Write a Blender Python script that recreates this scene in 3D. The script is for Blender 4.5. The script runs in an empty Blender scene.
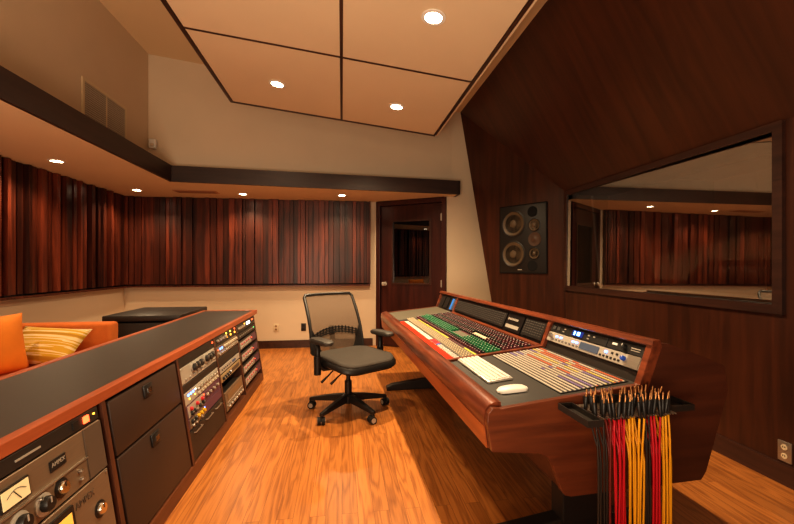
import bpy, bmesh, math, random
from mathutils import Vector, Matrix, Euler
R = math.radians
rng = random.Random(7)
SC = bpy.context.scene
COL = SC.collection

# ------------------------------------------------------------------ materials
def s2l(c):
    return tuple(((v/12.92) if v <= .04045 else ((v+.055)/1.055)**2.4) for v in c)
def rgb(r, g, b): return s2l((r/255, g/255, b/255)) + (1,)
MATS = {}
def mat(name, col, rough=.5, metal=0., emit=None, estr=0., spec=.5, var=0., vscale=8., stretch=(1,1,1), col2=None, bump=0., coat=0.):
    if name in MATS: return MATS[name]
    m = bpy.data.materials.new(name); m.use_nodes = True
    nt = m.node_tree; n = nt.nodes; l = nt.links
    b = n['Principled BSDF']
    b.inputs['Roughness'].default_value = rough; b.inputs['Metallic'].default_value = metal
    b.inputs['Specular IOR Level'].default_value = spec
    b.inputs['Coat Weight'].default_value = coat; b.inputs['Coat Roughness'].default_value = .25
    b.inputs['Base Color'].default_value = col
    tc = n.new('ShaderNodeTexCoord'); mp = n.new('ShaderNodeMapping'); mp.inputs['Scale'].default_value = stretch
    l.new(tc.outputs['Object'], mp.inputs['Vector'])
    nz = n.new('ShaderNodeTexNoise'); nz.inputs['Scale'].default_value = vscale; nz.inputs['Detail'].default_value = 5
    l.new(mp.outputs['Vector'], nz.inputs['Vector'])
    rp = n.new('ShaderNodeValToRGB'); rp.color_ramp.elements[0].position = .3; rp.color_ramp.elements[1].position = .7
    c2 = col2 if col2 else tuple(v*(1-max(var, .04)) for v in col[:3]) + (1,)
    rp.color_ramp.elements[0].color = c2; rp.color_ramp.elements[1].color = col
    l.new(nz.outputs['Fac'], rp.inputs['Fac']); l.new(rp.outputs['Color'], b.inputs['Base Color'])
    if bump:
        bp = n.new('ShaderNodeBump'); bp.inputs['Strength'].default_value = bump; bp.inputs['Distance'].default_value = .01
        l.new(nz.outputs['Fac'], bp.inputs['Height']); l.new(bp.outputs['Normal'], b.inputs['Normal'])
    if emit:
        b.inputs['Emission Color'].default_value = emit; b.inputs['Emission Strength'].default_value = estr
    MATS[name] = m
    return m
def wood(name, c1, c2, rough=.4, grain='Y', scale=6., coat=0., island=0., spec=.5):
    """streaky wood grain running along one axis; island = brightness variation per plank"""
    if name in MATS: return MATS[name]
    m = mat(name, c1, rough, spec=spec, coat=coat)
    nt = m.node_tree; n = nt.nodes; l = nt.links; b = n['Principled BSDF']
    tc = n['Texture Coordinate']
    mp = n['Mapping']; s = {'X': (1, 14, 14), 'Y': (14, 1, 14), 'Z': (14, 14, 1), 'S': (1, 12, 1)}[grain]
    mp.inputs['Scale'].default_value = s
    nz = n['Noise Texture']; nz.inputs['Scale'].default_value = scale*.35; nz.inputs['Detail'].default_value = 8; nz.inputs['Distortion'].default_value = .6
    nz2 = n.new('ShaderNodeTexNoise'); nz2.inputs['Scale'].default_value = 1.1; nz2.inputs['Detail'].default_value = 3
    mp2 = n.new('ShaderNodeMapping'); mp2.inputs['Scale'].default_value = tuple(1 if v == 1 else 3 for v in s)
    l.new(tc.outputs['Object'], mp2.inputs['Vector']); l.new(mp2.outputs['Vector'], nz2.inputs['Vector'])
    mx = n.new('ShaderNodeMath'); mx.operation = 'MULTIPLY_ADD'; mx.inputs[1].default_value = .35
    l.new(nz2.outputs['Fac'], mx.inputs[0])
    mul = n.new('ShaderNodeMath'); mul.operation = 'MULTIPLY'; mul.inputs[1].default_value = .65
    l.new(nz.outputs['Fac'], mul.inputs[0]); l.new(mul.outputs[0], mx.inputs[2])
    rp = n['Color Ramp']; rp.color_ramp.elements[0].color = c2; rp.color_ramp.elements[1].color = c1
    rp.color_ramp.elements[0].position = .36; rp.color_ramp.elements[1].position = .64
    l.new(mx.outputs[0], rp.inputs['Fac'])
    if island:
        ge = n.new('ShaderNodeNewGeometry'); mr = n.new('ShaderNodeMapRange')
        mr.inputs['To Min'].default_value = 1-island; mr.inputs['To Max'].default_value = 1+island
        l.new(ge.outputs['Random Per Island'], mr.inputs['Value'])
        mm = n.new('ShaderNodeMix'); mm.data_type = 'RGBA'; mm.blend_type = 'MULTIPLY'; mm.inputs['Factor'].default_value = 1
        l.new(rp.outputs['Color'], mm.inputs[6]); l.new(mr.outputs['Result'], mm.inputs[7])
        l.new(mm.outputs[2], b.inputs['Base Color'])
    return m
def emis(name, col, strength):
    return mat(name, col, .4, emit=col, estr=strength)

def floor_mat():
    m = mat('floor_oak', rgb(206, 140, 78), .32)
    nt = m.node_tree; n = nt.nodes; l = nt.links; b = n['Principled BSDF']
    tc = n['Texture Coordinate']
    mp = n['Mapping']; mp.inputs['Rotation'].default_value = (0, 0, R(90))
    br = n.new('ShaderNodeTexBrick'); br.offset = .37; br.inputs['Scale'].default_value = 1
    br.inputs['Brick Width'].default_value = 1.5; br.inputs['Row Height'].default_value = .083
    br.inputs['Mortar Size'].default_value = .0008; br.inputs['Mortar Smooth'].default_value = 0
    br.inputs['Color1'].default_value = (0, 0, 0, 1); br.inputs['Color2'].default_value = (1, 1, 1, 1); br.inputs['Mortar'].default_value = (.3, .3, .3, 1)
    l.new(mp.outputs['Vector'], br.inputs['Vector'])
    # cathedral grain: distorted bands along the boards, offset by board
    add = n.new('ShaderNodeVectorMath'); add.operation = 'ADD'
    sc_ = n.new('ShaderNodeVectorMath'); sc_.operation = 'SCALE'; sc_.inputs['Scale'].default_value = 9.
    l.new(br.outputs['Color'], sc_.inputs[0]); l.new(tc.outputs['Object'], add.inputs[0]); l.new(sc_.outputs[0], add.inputs[1])
    mp2 = n.new('ShaderNodeMapping'); mp2.inputs['Scale'].default_value = (11, .9, 1); l.new(add.outputs[0], mp2.inputs['Vector'])
    nz = n.new('ShaderNodeTexNoise'); nz.inputs['Scale'].default_value = 1.1; nz.inputs['Detail'].default_value = 2.5; nz.inputs['Distortion'].default_value = .4
    l.new(mp2.outputs['Vector'], nz.inputs['Vector'])
    ml = n.new('ShaderNodeMath'); ml.operation = 'MULTIPLY'; ml.inputs[1].default_value = 13; l.new(nz.outputs['Fac'], ml.inputs[0])
    fr = n.new('ShaderNodeMath'); fr.operation = 'PINGPONG'; fr.inputs[1].default_value = 1; l.new(ml.outputs[0], fr.inputs[0])
    mp3 = n.new('ShaderNodeMapping'); mp3.inputs['Scale'].default_value = (160, 5, 1); l.new(add.outputs[0], mp3.inputs['Vector'])
    nf = n.new('ShaderNodeTexNoise'); nf.inputs['Scale'].default_value = 1.; nf.inputs['Detail'].default_value = 3; l.new(mp3.outputs['Vector'], nf.inputs['Vector'])
    av = n.new('ShaderNodeMath'); av.operation = 'MULTIPLY_ADD'; av.inputs[1].default_value = .45; l.new(fr.outputs[0], av.inputs[0])
    m2 = n.new('ShaderNodeMath'); m2.operation = 'MULTIPLY'; m2.inputs[1].default_value = .55; l.new(nf.outputs['Fac'], m2.inputs[0]); l.new(m2.outputs[0], av.inputs[2])
    rp = n['Color Ramp']; rp.color_ramp.elements[0].position = .2; rp.color_ramp.elements[1].position = .62
    rp.color_ramp.elements[0].color = rgb(146, 88, 42); rp.color_ramp.elements[1].color = rgb(188, 121, 61)
    l.new(av.outputs[0], rp.inputs['Fac'])
    mr = n.new('ShaderNodeMapRange'); mr.inputs['To Min'].default_value = .84; mr.inputs['To Max'].default_value = 1.08
    l.new(br.outputs['Color'], mr.inputs['Value'])
    mm = n.new('ShaderNodeMix'); mm.data_type = 'RGBA'; mm.blend_type = 'MULTIPLY'; mm.inputs['Factor'].default_value = 1
    l.new(rp.outputs['Color'], mm.inputs[6]); l.new(mr.outputs['Result'], mm.inputs[7])
    dk = n.new('ShaderNodeMix'); dk.data_type = 'RGBA'; dk.inputs[7].default_value = rgb(96, 54, 26)
    l.new(br.outputs['Fac'], dk.inputs['Factor']); l.new(mm.outputs[2], dk.inputs[6])
    l.new(dk.outputs[2], b.inputs['Base Color'])
    return m

M_floor = floor_mat()
M_wall = mat('wall_paint', rgb(212, 192, 166), .85, var=.05, vscale=2.)
M_ceil = mat('ceiling_paint', rgb(224, 198, 160), .85, var=.04, vscale=1.5)
M_cloud = mat('cloud_fabric', rgb(226, 204, 172), .8, var=.05, vscale=1.4)
M_darkwood = wood('espresso_wood', rgb(74, 46, 36), rgb(50, 30, 25), .38, 'Y', 4.)
M_fascia = wood('fascia_wood', rgb(58, 38, 31), rgb(44, 28, 24), .45, 'X', 4.)
M_front = wood('front_wall_veneer', rgb(80, 43, 27), rgb(52, 28, 19), .36, 'Z', 3.2)
M_frontU = wood('sloped_veneer', rgb(84, 46, 28), rgb(62, 34, 22), .36, 'S', 3.)
M_slat = wood('slat_mahogany', rgb(106, 48, 29), rgb(52, 22, 15), .36, 'Z', 4., island=.62)
M_slatdark = mat('slat_gap', rgb(30, 18, 14), .8)
M_door = wood('door_mahogany', rgb(70, 34, 28), rgb(46, 22, 20), .32, 'Z', 3.)
M_edge = wood('counter_edge_cherry', rgb(174, 94, 58), rgb(148, 76, 46), .4, 'Y', 5.)
M_rackwood = wood('rack_walnut', rgb(112, 66, 40), rgb(76, 44, 28), .45, 'Y', 5.)
M_rackpost = wood('rack_post_wood', rgb(96, 56, 38), rgb(64, 38, 28), .45, 'Z', 5.)
M_conswood = wood('console_rosewood', rgb(140, 74, 47), rgb(84, 42, 28), .3, 'Y', 6., coat=.2)
M_consshade = wood('console_shaded_wood', rgb(92, 50, 33), rgb(68, 36, 25), .4, 'X', 4.)  # console wood with the shade of the unlit rear end in its colour
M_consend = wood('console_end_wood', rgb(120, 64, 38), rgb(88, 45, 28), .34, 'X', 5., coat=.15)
M_blackpaint = mat('black_paint', rgb(44, 38, 34), .45, var=.1)
M_counter = mat('counter_laminate', rgb(66, 61, 57), .42, var=.08, vscale=3)
M_doorpanel = mat('rack_door_laminate', rgb(62, 45, 36), .5, var=.1, vscale=4)
M_blackplastic = mat('black_plastic', rgb(32, 30, 29), .42)
M_rubber = mat('rubber', rgb(22, 21, 20), .7)
M_steel = mat('brushed_steel', rgb(190, 182, 170), .34, metal=.85, var=.12, stretch=(2, 40, 40))
M_silver = mat('silver_faceplate', rgb(188, 180, 168), .42, metal=.35, var=.08, stretch=(2, 30, 30))
M_bronze = mat('taupe_faceplate', rgb(134, 114, 94), .42, metal=.35, var=.1, stretch=(2, 30, 30))
M_taupedark = mat('taupe_side', rgb(100, 86, 74), .5, metal=.2, var=.1)
M_chrome = mat('chrome', rgb(225, 222, 215), .15, metal=1.)
M_brass = mat('brass', rgb(196, 144, 96), .35, metal=.9)
M_white = mat('white_plastic', rgb(236, 232, 224), .38)
M_cream = mat('cream_strip', rgb(206, 196, 176), .75, spec=.2)
M_ivory = mat('ivory_plate', rgb(214, 196, 164), .5)
M_surface = mat('console_surface', rgb(58, 55, 52), .5, var=.1)
M_taupe = mat('console_taupe', rgb(104, 98, 84), .5, var=.12, vscale=60)
M_red = mat('red_strip', rgb(214, 48, 24), .8, spec=.15)
M_crimson = mat('crimson_block', rgb(190, 30, 40), .45)
M_blue = mat('blue_block', rgb(40, 80, 180), .45)
M_green = mat('green_knob', rgb(22, 118, 74), .4)
M_maroon = mat('maroon_knob', rgb(92, 34, 46), .45)
M_yellow = mat('yellow_strip', rgb(206, 204, 70), .5)
M_yknob = mat('yellow_knob', rgb(226, 180, 40), .4)
M_orange = mat('sofa_orange', rgb(196, 104, 38), .85, var=.14, vscale=14, bump=.15)
M_cushion = mat('cushion_orange', rgb(216, 124, 32), .8, var=.1, vscale=10, bump=.15)
M_mesh = mat('chair_mesh', rgb(120, 100, 84), .8)
M_seat = mat('chair_fabric', rgb(66, 60, 54), .85, var=.2, vscale=90, bump=.2)
M_cone = mat('speaker_cone', rgb(94, 77, 57), .5, var=.1)
M_speaker = mat('speaker_baffle', rgb(32, 29, 27), .5)
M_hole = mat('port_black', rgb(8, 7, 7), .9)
M_lamp = emis('lamp_glow', (1, .82, .58, 1), 26)
M_meterface = mat('meter_face', rgb(232, 214, 170), .5, emit=(1, .72, .36, 1), estr=.15)
M_meterglow = mat('meter_glow', rgb(240, 190, 90), .5, emit=(1, .45, .08, 1), estr=.5)
M_ledred = emis('led_red', (1, .1, .03, 1), 4)
M_ledamber = emis('led_amber', (1, .45, .05, 1), 4)
M_ledyellow = emis('led_yellow', (1, .72, .1, 1), 3)
M_ledblue = emis('led_blue', (.12, .3, 1, 1), 5)
M_ledwhite = emis('led_white', (.8, .95, 1, 1), 2.5)
M_ledgreen = emis('led_green', (.1, 1, .3, 1), 2)
M_lcd = mat('lcd_glass', rgb(70, 76, 84), .25, emit=(.25, .35, .5, 1), estr=.12)
M_bluescreen = mat('blue_screen', rgb(40, 110, 190), .3, emit=(.08, .3, .8, 1), estr=.35)
M_cab_red = mat('cable_red', rgb(200, 22, 40), .42)
M_cab_yel = mat('cable_yellow', rgb(238, 170, 26), .42)
M_cab_blk = mat('cable_black', rgb(44, 36, 30), .5)
M_cab_drk = mat('cable_dark_red', rgb(112, 34, 28), .5)
M_grille = mat('grille_metal', rgb(186, 176, 160), .5, metal=.4)
M_purple = mat('purple_plate', rgb(96, 60, 76), .5)
M_tape_o = mat('tape_orange', rgb(224, 110, 66), .6)
M_tape_v = mat('tape_violet', rgb(130, 110, 180), .6)
M_tape_y = mat('tape_yellow', rgb(226, 206, 110), .6)

def glass_mat(name, refl, tint=(1, 1, 1, 1), rough=.0):
    m = bpy.data.materials.new(name); m.use_nodes = True
    nt = m.node_tree; n = nt.nodes; l = nt.links; n.remove(n['Principled BSDF'])
    t = n.new('ShaderNodeBsdfTransparent'); t.inputs['Color'].default_value = tint
    g = n.new('ShaderNodeBsdfGlossy'); g.inputs['Roughness'].default_value = rough
    x = n.new('ShaderNodeMixShader'); x.inputs[0].default_value = refl
    l.new(t.outputs[0], x.inputs[1]); l.new(g.outputs[0], x.inputs[2]); l.new(x.outputs[0], n['Material Output'].inputs['Surface'])
    return m
M_glass1 = glass_mat('pane_glass', .6, (.9, .9, .88, 1))
M_glass2 = glass_mat('rear_pane_glass', .3, (.9, .9, .88, 1))
M_doorglass = glass_mat('door_glass', .14, (.35, .3, .28, 1))
def mesh_mat():
    """woven office-chair mesh: fine weave with holes between the threads"""
    m = bpy.data.materials.new('woven_mesh'); m.use_nodes = True
    nt = m.node_tree; n = nt.nodes; l = nt.links; b = n['Principled BSDF']
    b.inputs['Base Color'].default_value = rgb(98, 80, 64); b.inputs['Roughness'].default_value = .75
    tc = n.new('ShaderNodeTexCoord'); ck = n.new('ShaderNodeTexNoise'); ck.inputs['Scale'].default_value = 400
    l.new(tc.outputs['Object'], ck.inputs['Vector'])
    mr = n.new('ShaderNodeMapRange'); mr.inputs['From Min'].default_value = .3; mr.inputs['From Max'].default_value = .7
    mr.inputs['To Min'].default_value = .72; mr.inputs['To Max'].default_value = .9
    l.new(ck.outputs['Fac'], mr.inputs['Value']); l.new(mr.outputs['Result'], b.inputs['Alpha'])
    return m
M_weave = mesh_mat()
def pillow_mat():
    m = mat('pillow_stripes', rgb(214, 176, 60), .85)
    nt = m.node_tree; n = nt.nodes; l = nt.links
    wv = n.new('ShaderNodeTexNoise'); wv.inputs['Scale'].default_value = 1.; wv.inputs['Detail'].default_value = 2
    mp = n['Mapping']; mp.inputs['Scale'].default_value = (.7, .7, 17)
    l.new(mp.outputs['Vector'], wv.inputs['Vector'])
    rp = n['Color Ramp']; rp.color_ramp.interpolation = 'CONSTANT'
    e = rp.color_ramp.elements; e[0].position = 0; e[0].color = rgb(164, 118, 22); e[1].position = .42; e[1].color = rgb(190, 146, 36)
    for p, c in ((.48, rgb(214, 186, 140)), (.53, rgb(186, 142, 32)), (.6, rgb(204, 164, 96)), (.66, rgb(186, 140, 40))):
        k = e.new(p); k.color = c
    l.new(wv.outputs['Fac'], rp.inputs['Fac'])
    return m
M_pillow = pillow_mat()

# ------------------------------------------------------------------ mesh helpers
class MB:
    def __init__(s): s.bm = bmesh.new(); s.mi = 0
    def _f(s, vs):
        try:
            f = s.bm.faces.new(vs); f.material_index = s.mi; return f
        except ValueError: return None
    def quad(s, *pts): return s._f([s.bm.verts.new(p) for p in pts])
    def hexa(s, P):   # 8 points: bottom 4 ccw, top 4 ccw
        v = [s.bm.verts.new(p) for p in P]
        for q in ((3,2,1,0), (4,5,6,7), (0,1,5,4), (1,2,6,5), (2,3,7,6), (3,0,4,7)): s._f([v[i] for i in q])
        return s
    def box(s, lo, hi, M=None):
        x0,y0,z0 = lo; x1,y1,z1 = hi
        P = [(x0,y0,z0),(x1,y0,z0),(x1,y1,z0),(x0,y1,z0),(x0,y0,z1),(x1,y0,z1),(x1,y1,z1),(x0,y1,z1)]
        if M is not None: P = [M @ Vector(p) for p in P]
        return s.hexa(P)
    def cbox(s, c, d, M=None):
        return s.box([c[i]-d[i]/2 for i in range(3)], [c[i]+d[i]/2 for i in range(3)], M)
    def prism(s, prof, a0, a1, axis='Y'):
        def P(u, v, w): return {'Y': (u, w, v), 'X': (w, u, v), 'Z': (u, v, w)}[axis]
        A = [s.bm.verts.new(P(u, v, a0)) for u, v in prof]; B = [s.bm.verts.new(P(u, v, a1)) for u, v in prof]
        n = len(prof); s._f(A); s._f(B[::-1])
        for i in range(n): s._f([A[(i+1) % n], A[i], B[i], B[(i+1) % n]])
        return s
    def tube(s, pts, r, seg=10, closed=False, caps=True):
        pts = [Vector(p) for p in pts]; n = len(pts)
        rs = r if isinstance(r, (list, tuple)) else [r]*n
        rings = []; nrm = None
        for i, p in enumerate(pts):
            if closed: t = (pts[(i+1) % n]-pts[i-1]).normalized()
            else: t = (pts[min(i+1, n-1)]-pts[max(i-1, 0)]).normalized()
            if nrm is None:
                a = Vector((0,0,1)) if abs(t.z) < .9 else Vector((1,0,0)); nrm = t.cross(a).normalized()
            else: nrm = (nrm - t*nrm.dot(t)).normalized()
            b = t.cross(nrm)
            rings.append([s.bm.verts.new(p+(nrm*math.cos(2*math.pi*k/seg)+b*math.sin(2*math.pi*k/seg))*rs[i]) for k in range(seg)])
        m = n if closed else n-1
        for i in range(m):
            A, B = rings[i], rings[(i+1) % n]
            for k in range(seg): s._f([A[k], A[(k+1) % seg], B[(k+1) % seg], B[k]])
        if caps and not closed: s._f(rings[0][::-1]); s._f(rings[-1])
        return s
    def cyl(s, p0, p1, r0, r1=None, seg=16):
        return s.tube([p0, p1], [r0, r0 if r1 is None else r1], seg)
    def lathe(s, prof, seg=20, M=None):   # prof: (r, z)
        M = M or Matrix(); rings = []
        for r, z in prof:
            rings.append([s.bm.verts.new(M @ Vector((r*math.cos(2*math.pi*k/seg), r*math.sin(2*math.pi*k/seg), z))) for k in range(seg)])
        for A, B in zip(rings, rings[1:]):
            for k in range(seg): s._f([A[k], A[(k+1) % seg], B[(k+1) % seg], B[k]])
        s._f(rings[0][::-1]); s._f(rings[-1]); return s
    def rbox(s, c, d, rad=.03, seg=3, M=None):
        t = bmesh.new(); bmesh.ops.create_cube(t, size=1)
        for v in t.verts: v.co = Vector((v.co.x*d[0], v.co.y*d[1], v.co.z*d[2]))
        bmesh.ops.bevel(t, geom=list(t.edges), offset=rad, segments=seg, profile=.5, affect='EDGES')
        off = Vector(c); mp = {}
        for v in t.verts:
            q = v.co+off; mp[v] = s.bm.verts.new(M @ q if M is not None else q)
        for f in t.faces: s._f([mp[v] for v in f.verts])
        t.free(); return s
    def build(s, name, m, parent=None, smooth=False, bevel=0, loc=None, rot=None):
        me = bpy.data.meshes.new(name); bmesh.ops.recalc_face_normals(s.bm, faces=s.bm.faces); s.bm.to_mesh(me); s.bm.free()
        for q in (m if isinstance(m, (list, tuple)) else [m]): me.materials.append(q)
        if smooth:
            me.polygons.foreach_set('use_smooth', [True]*len(me.polygons))
            if smooth != 'all':
                try: me.set_sharp_from_angle(angle=R(40))
                except Exception: pass
        return link(name, me, parent, loc, rot, bevel)
def link(name, me, parent=None, loc=None, rot=None, bevel=0):
    o = bpy.data.objects.new(name, me); COL.objects.link(o)
    if parent: o.parent = parent
    if loc: o.location = loc
    if rot: o.rotation_euler = rot
    if bevel:
        b = o.modifiers.new('bevel', 'BEVEL'); b.width = bevel; b.segments = 2; b.limit_method = 'ANGLE'; b.angle_limit = R(40)
    return o
def tag(o, label, cat, group=None, kind=None):
    o['label'] = label; o['category'] = cat
    if group: o['group'] = group
    if kind: o['kind'] = kind
    return o
def struct(o): o['kind'] = 'structure'; return o
def empty(name, loc=(0,0,0), rot=(0,0,0)):
    o = bpy.data.objects.new(name, None); o.empty_display_size = .1; COL.objects.link(o); o.location = loc; o.rotation_euler = rot
    return o
def thing(name, label, cat, loc=(0,0,0), rot=(0,0,0), group=None): return tag(empty(name, loc, rot), label, cat, group)
def children(o): return [c for c in bpy.data.objects if c.parent == o]
def copy_tree(o, parent=None, kids=None):
    c = o.copy(); COL.objects.link(c)
    if parent: c.parent = parent
    for ch in children(o): copy_tree(ch, c)
    return c
def text_mesh(body, size, m, depth=.0006):
    cu = bpy.data.curves.new('lettering', 'FONT'); cu.body = body; cu.size = size; cu.extrude = depth; cu.align_x = 'CENTER'; cu.align_y = 'CENTER'
    cu.resolution_u = 3
    o = bpy.data.objects.new('lettering', cu); COL.objects.link(o)
    bpy.context.view_layer.update()
    me = bpy.data.meshes.new_from_object(o.evaluated_get(bpy.context.evaluated_depsgraph_get()))
    bpy.data.objects.remove(o); bpy.data.curves.remove(cu)
    me.materials.clear(); me.materials.append(m)
    return me

# ------------------------------------------------------------------ camera
FPX, EYE = 390., 1.3
cam = bpy.data.cameras.new('camera'); cam.sensor_width = 36; cam.sensor_fit = 'HORIZONTAL'; cam.lens = FPX/794*36
cam.shift_y = 3/794; cam.clip_start = .05
co = bpy.data.objects.new('camera', cam); COL.objects.link(co); co.location = (0, 0, EYE)
co.rotation_euler = (R(90), 0, -math.atan(55/390)); SC.camera = co

# ------------------------------------------------------------------ room shell
Y0 = -1.3
XL, XR, YB = -3.2, 2.6, 6.3
SZ = 2.32                                    # soffit height
def ceil_z(x): return 3.94-.087*(x+2.4)
DL, DR = Vector((.55, 6.27)), Vector((1.54, 5.64))       # the door wall
b = MB(); b.box((XL-.1, Y0, -.06), (7.2, 6.6, 0)); struct(b.build('floor', M_floor))
# lower walls
b = MB(); b.box((XL-.1, Y0, 0), (XL, YB+.1, SZ+.04)); struct(b.build('wall_left', M_wall))
b = MB(); b.box((XL, YB, 0), (DL.x, YB+.1, SZ+.04)); struct(b.build('wall_back', M_wall))
# strip of plain wall right of the door
b = MB(); b.hexa([(1.545, 5.645, 0), (2.9, 5.66, 0), (2.9, 5.8, 0), (1.545, 5.8, 0), (1.545, 5.645, 4.0), (2.9, 5.66, 4.0), (2.9, 5.8, 4.0), (1.545, 5.8, 4.0)])
struct(b.build('wall_strip', M_wall))
# upper walls above the soffit
UBL, UBR = Vector((-2.4, 5.26)), Vector((1.616, 5.64))
b = MB(); b.box((-2.5, Y0, SZ+.04), (-2.4, 5.4, 4.1)); struct(b.build('wall_left_upper', M_wall))
b = MB(); b.hexa([(UBL.x-.1, UBL.y, SZ+.04), (UBR.x, UBR.y, SZ+.04), (UBR.x, UBR.y+.1, SZ+.04), (UBL.x-.1, UBL.y+.1, SZ+.04),
                  (UBL.x-.1, UBL.y, 4.1), (UBR.x, UBR.y, 4.1), (UBR.x, UBR.y+.1, 4.1), (UBL.x-.1, UBL.y+.1, 4.1)]); struct(b.build('wall_back_upper', M_wall))
# ceiling (falls towards the front wall)
b = MB(); b.hexa([(-2.5, Y0, ceil_z(-2.5)), (2.0, Y0, ceil_z(2.0)), (2.0, 5.8, ceil_z(2.0)), (-2.5, 5.8, ceil_z(-2.5)),
                  (-2.5, Y0, 4.3), (2.0, Y0, 4.3), (2.0, 5.8, 4.3), (-2.5, 5.8, 4.3)]); struct(b.build('ceiling', M_ceil))
# soffit slab along the left and back walls
FC, FR = Vector((-2.05, 5.07)), Vector((1.68, 5.42))
b = MB()
b.prism([(XL, Y0), (FC.x-.02, Y0), (FC.x-.02, FC.y+.02), (XL, FC.y+.02)], SZ, SZ+.04, 'Z')
b.prism([(XL, FC.y+.02), (FC.x-.02, FC.y+.02), (FR.x, FR.y+.02), (FR.x, 5.64), (DR.x, 5.64), (DL.x, DL.y), (DL.x, YB), (XL, YB)], SZ, SZ+.04, 'Z')
struct(b.build('ceiling_soffit', M_ceil))
FH = .19
b = MB(); b.box((FC.x-.03, Y0, SZ-.005), (FC.x, FC.y, SZ+FH)); struct(b.build('trim_1', wood('fascia_left', rgb(58, 38, 31), rgb(44, 28, 24), .45, 'Y', 4.)))
dv = (FR-FC).normalized(); nv = Vector((-dv.y, dv.x))*.03
P = [FC-dv*.03, FR, FR+nv, FC-dv*.03+nv]
b = MB(); b.hexa([(p.x, p.y, SZ-.005) for p in P]+[(p.x, p.y, SZ+FH) for p in P])
P2 = [FR-dv*.03, FR, Vector((FR.x, 5.64)), Vector((FR.x-.03, 5.64))]
b.hexa([(p.x, p.y, SZ-.005) for p in P2]+[(p.x, p.y, SZ+FH) for p in P2]); struct(b.build('trim_2', M_fascia))

# front wall: window bay, speaker facet and the slope above
WZ = 2.16; WY1 = 4.26
P1 = Vector((1.74, 5.63, ceil_z(1.74))); P3 = Vector((XR, WY1, WZ)); P2f = Vector((2.115, 5.64, -.02)); P4f = Vector((XR, WY1, -.02))
# vertical speaker facet, cut off along a slanting left edge; a solid slab in front of the plain strip
FD = Vector((-.526, .85, 0)).normalized(); FN = Vector((.85, .526, 0)).normalized()
def fp(t, z, back=0): return Vector((XR, WY1, z))+FD*t+FN*back
tz = lambda z: .891+.202*z
P1 = fp(tz(3.58), 3.58)
b = MB(); A_ = [fp(0, -.02), fp(0, WZ), P1, fp(tz(-.02), -.02)]; B_ = [p+FN*.05 for p in A_]
va = [b.bm.verts.new(p) for p in A_]; vb = [b.bm.verts.new(p) for p in B_]
b._f(va); b._f(vb[::-1])
for q in range(4): b._f([va[q], va[(q+1) % 4], vb[(q+1) % 4], vb[q]])
struct(b.build('wall_speaker', M_front))
# window wall with opening
WYa, WYb, WZa, WZb = 2.02, 4.20, 1.06, 2.11
b = MB()
b.box((XR, Y0, -.02), (XR+.1, WYa, WZ)); b.box((XR, WYb, -.02), (XR+.1, WY1, WZ)); b.box((XR, WYa, -.02), (XR+.1, WYb, WZa)); b.box((XR, WYa, WZb), (XR+.1, WYb, WZ))
struct(b.build('wall_right', M_front))
b = MB(); k = (P1.x-XR)/(P1.z-WZ)
b.quad((XR, Y0, WZ), (XR, WY1, WZ), P1, (P1.x, Y0, P1.z))
struct(b.build('wall_right_upper', M_frontU))
# window: frame, deep reveal, two tilted panes
w = struct(empty('window_1', (XR, (WYa+WYb)/2, WZa)))
ly0, ly1, hz = WYa-(WYa+WYb)/2, WYb-(WYa+WYb)/2, WZb-WZa
fw = .055
b = MB()
b.box((-.025, ly0-fw, -fw), (.0, ly1+fw, .0)); b.box((-.025, ly0-fw, hz), (.0, ly1+fw, hz+fw-.005)); b.box((-.025, ly0-fw, 0), (0, ly0, hz)); b.box((-.025, ly1, 0), (0, ly1+fw, hz))
b.build('window_frame', M_darkwood, w)
b = MB(); D = .5
b.box((0, ly0-.02, -.02), (D, ly1+.02, 0)); b.box((0, ly0-.02, hz), (D, ly1+.02, hz+.02)); b.box((0, ly0-.02, 0), (D, ly0, hz)); b.box((0, ly1, 0), (D, ly1+.02, hz))
b.build('window_reveal', mat('reveal_felt', rgb(120, 104, 82), .8), w)
b = MB(); b.hexa([(.385, ly1-.012, 0), (.40, ly1-.012, 0), (.40, ly1, 0), (.385, ly1, 0), (.28, ly1-.012, hz), (.295, ly1-.012, hz), (.295, ly1, hz), (.28, ly1, hz)]); b.box((.38, ly0, .0), (.40, ly1, .012)); b.build('glazing_bead', M_grille, w)
b = MB(); b.quad((.030, ly0, 0.002), (-.02, ly1, 0.002), (-.012, ly1, hz), (.038, ly0, hz)); b.build('window_pane', M_glass1, w)
b = MB(); b.quad((.40, ly0, 0.015), (.40, ly1, 0.015), (.295, ly1, hz), (.295, ly0, hz)); b.build('window_pane', M_glass2, w)
# the dim live room beyond the glass
b = MB(); b.box((7.0, 0, 0), (7.1, 6.6, 3)); b.box((3.15, 6.5, 0), (7.1, 6.6, 3)); b.box((3.15, -.1, 0), (7.1, 0, 3)); b.box((3.1, -.1, 2.9), (7.1, 6.6, 3)); struct(b.build('wall_live_room', M_wall))

# baseboards
b = MB(); b.box((XL, YB-.02, 0), (DL.x-.06, YB, .12)); struct(b.build('baseboard_back', M_darkwood))
b = MB(); b.box((XL, Y0, 0), (XL+.02, YB-.02, .12)); struct(b.build('baseboard_left', M_darkwood))
b = MB(); b.box((XR-.02, Y0, 0), (XR, WY1-.02, .12)); struct(b.build('baseboard_right', M_darkwood))

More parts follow.
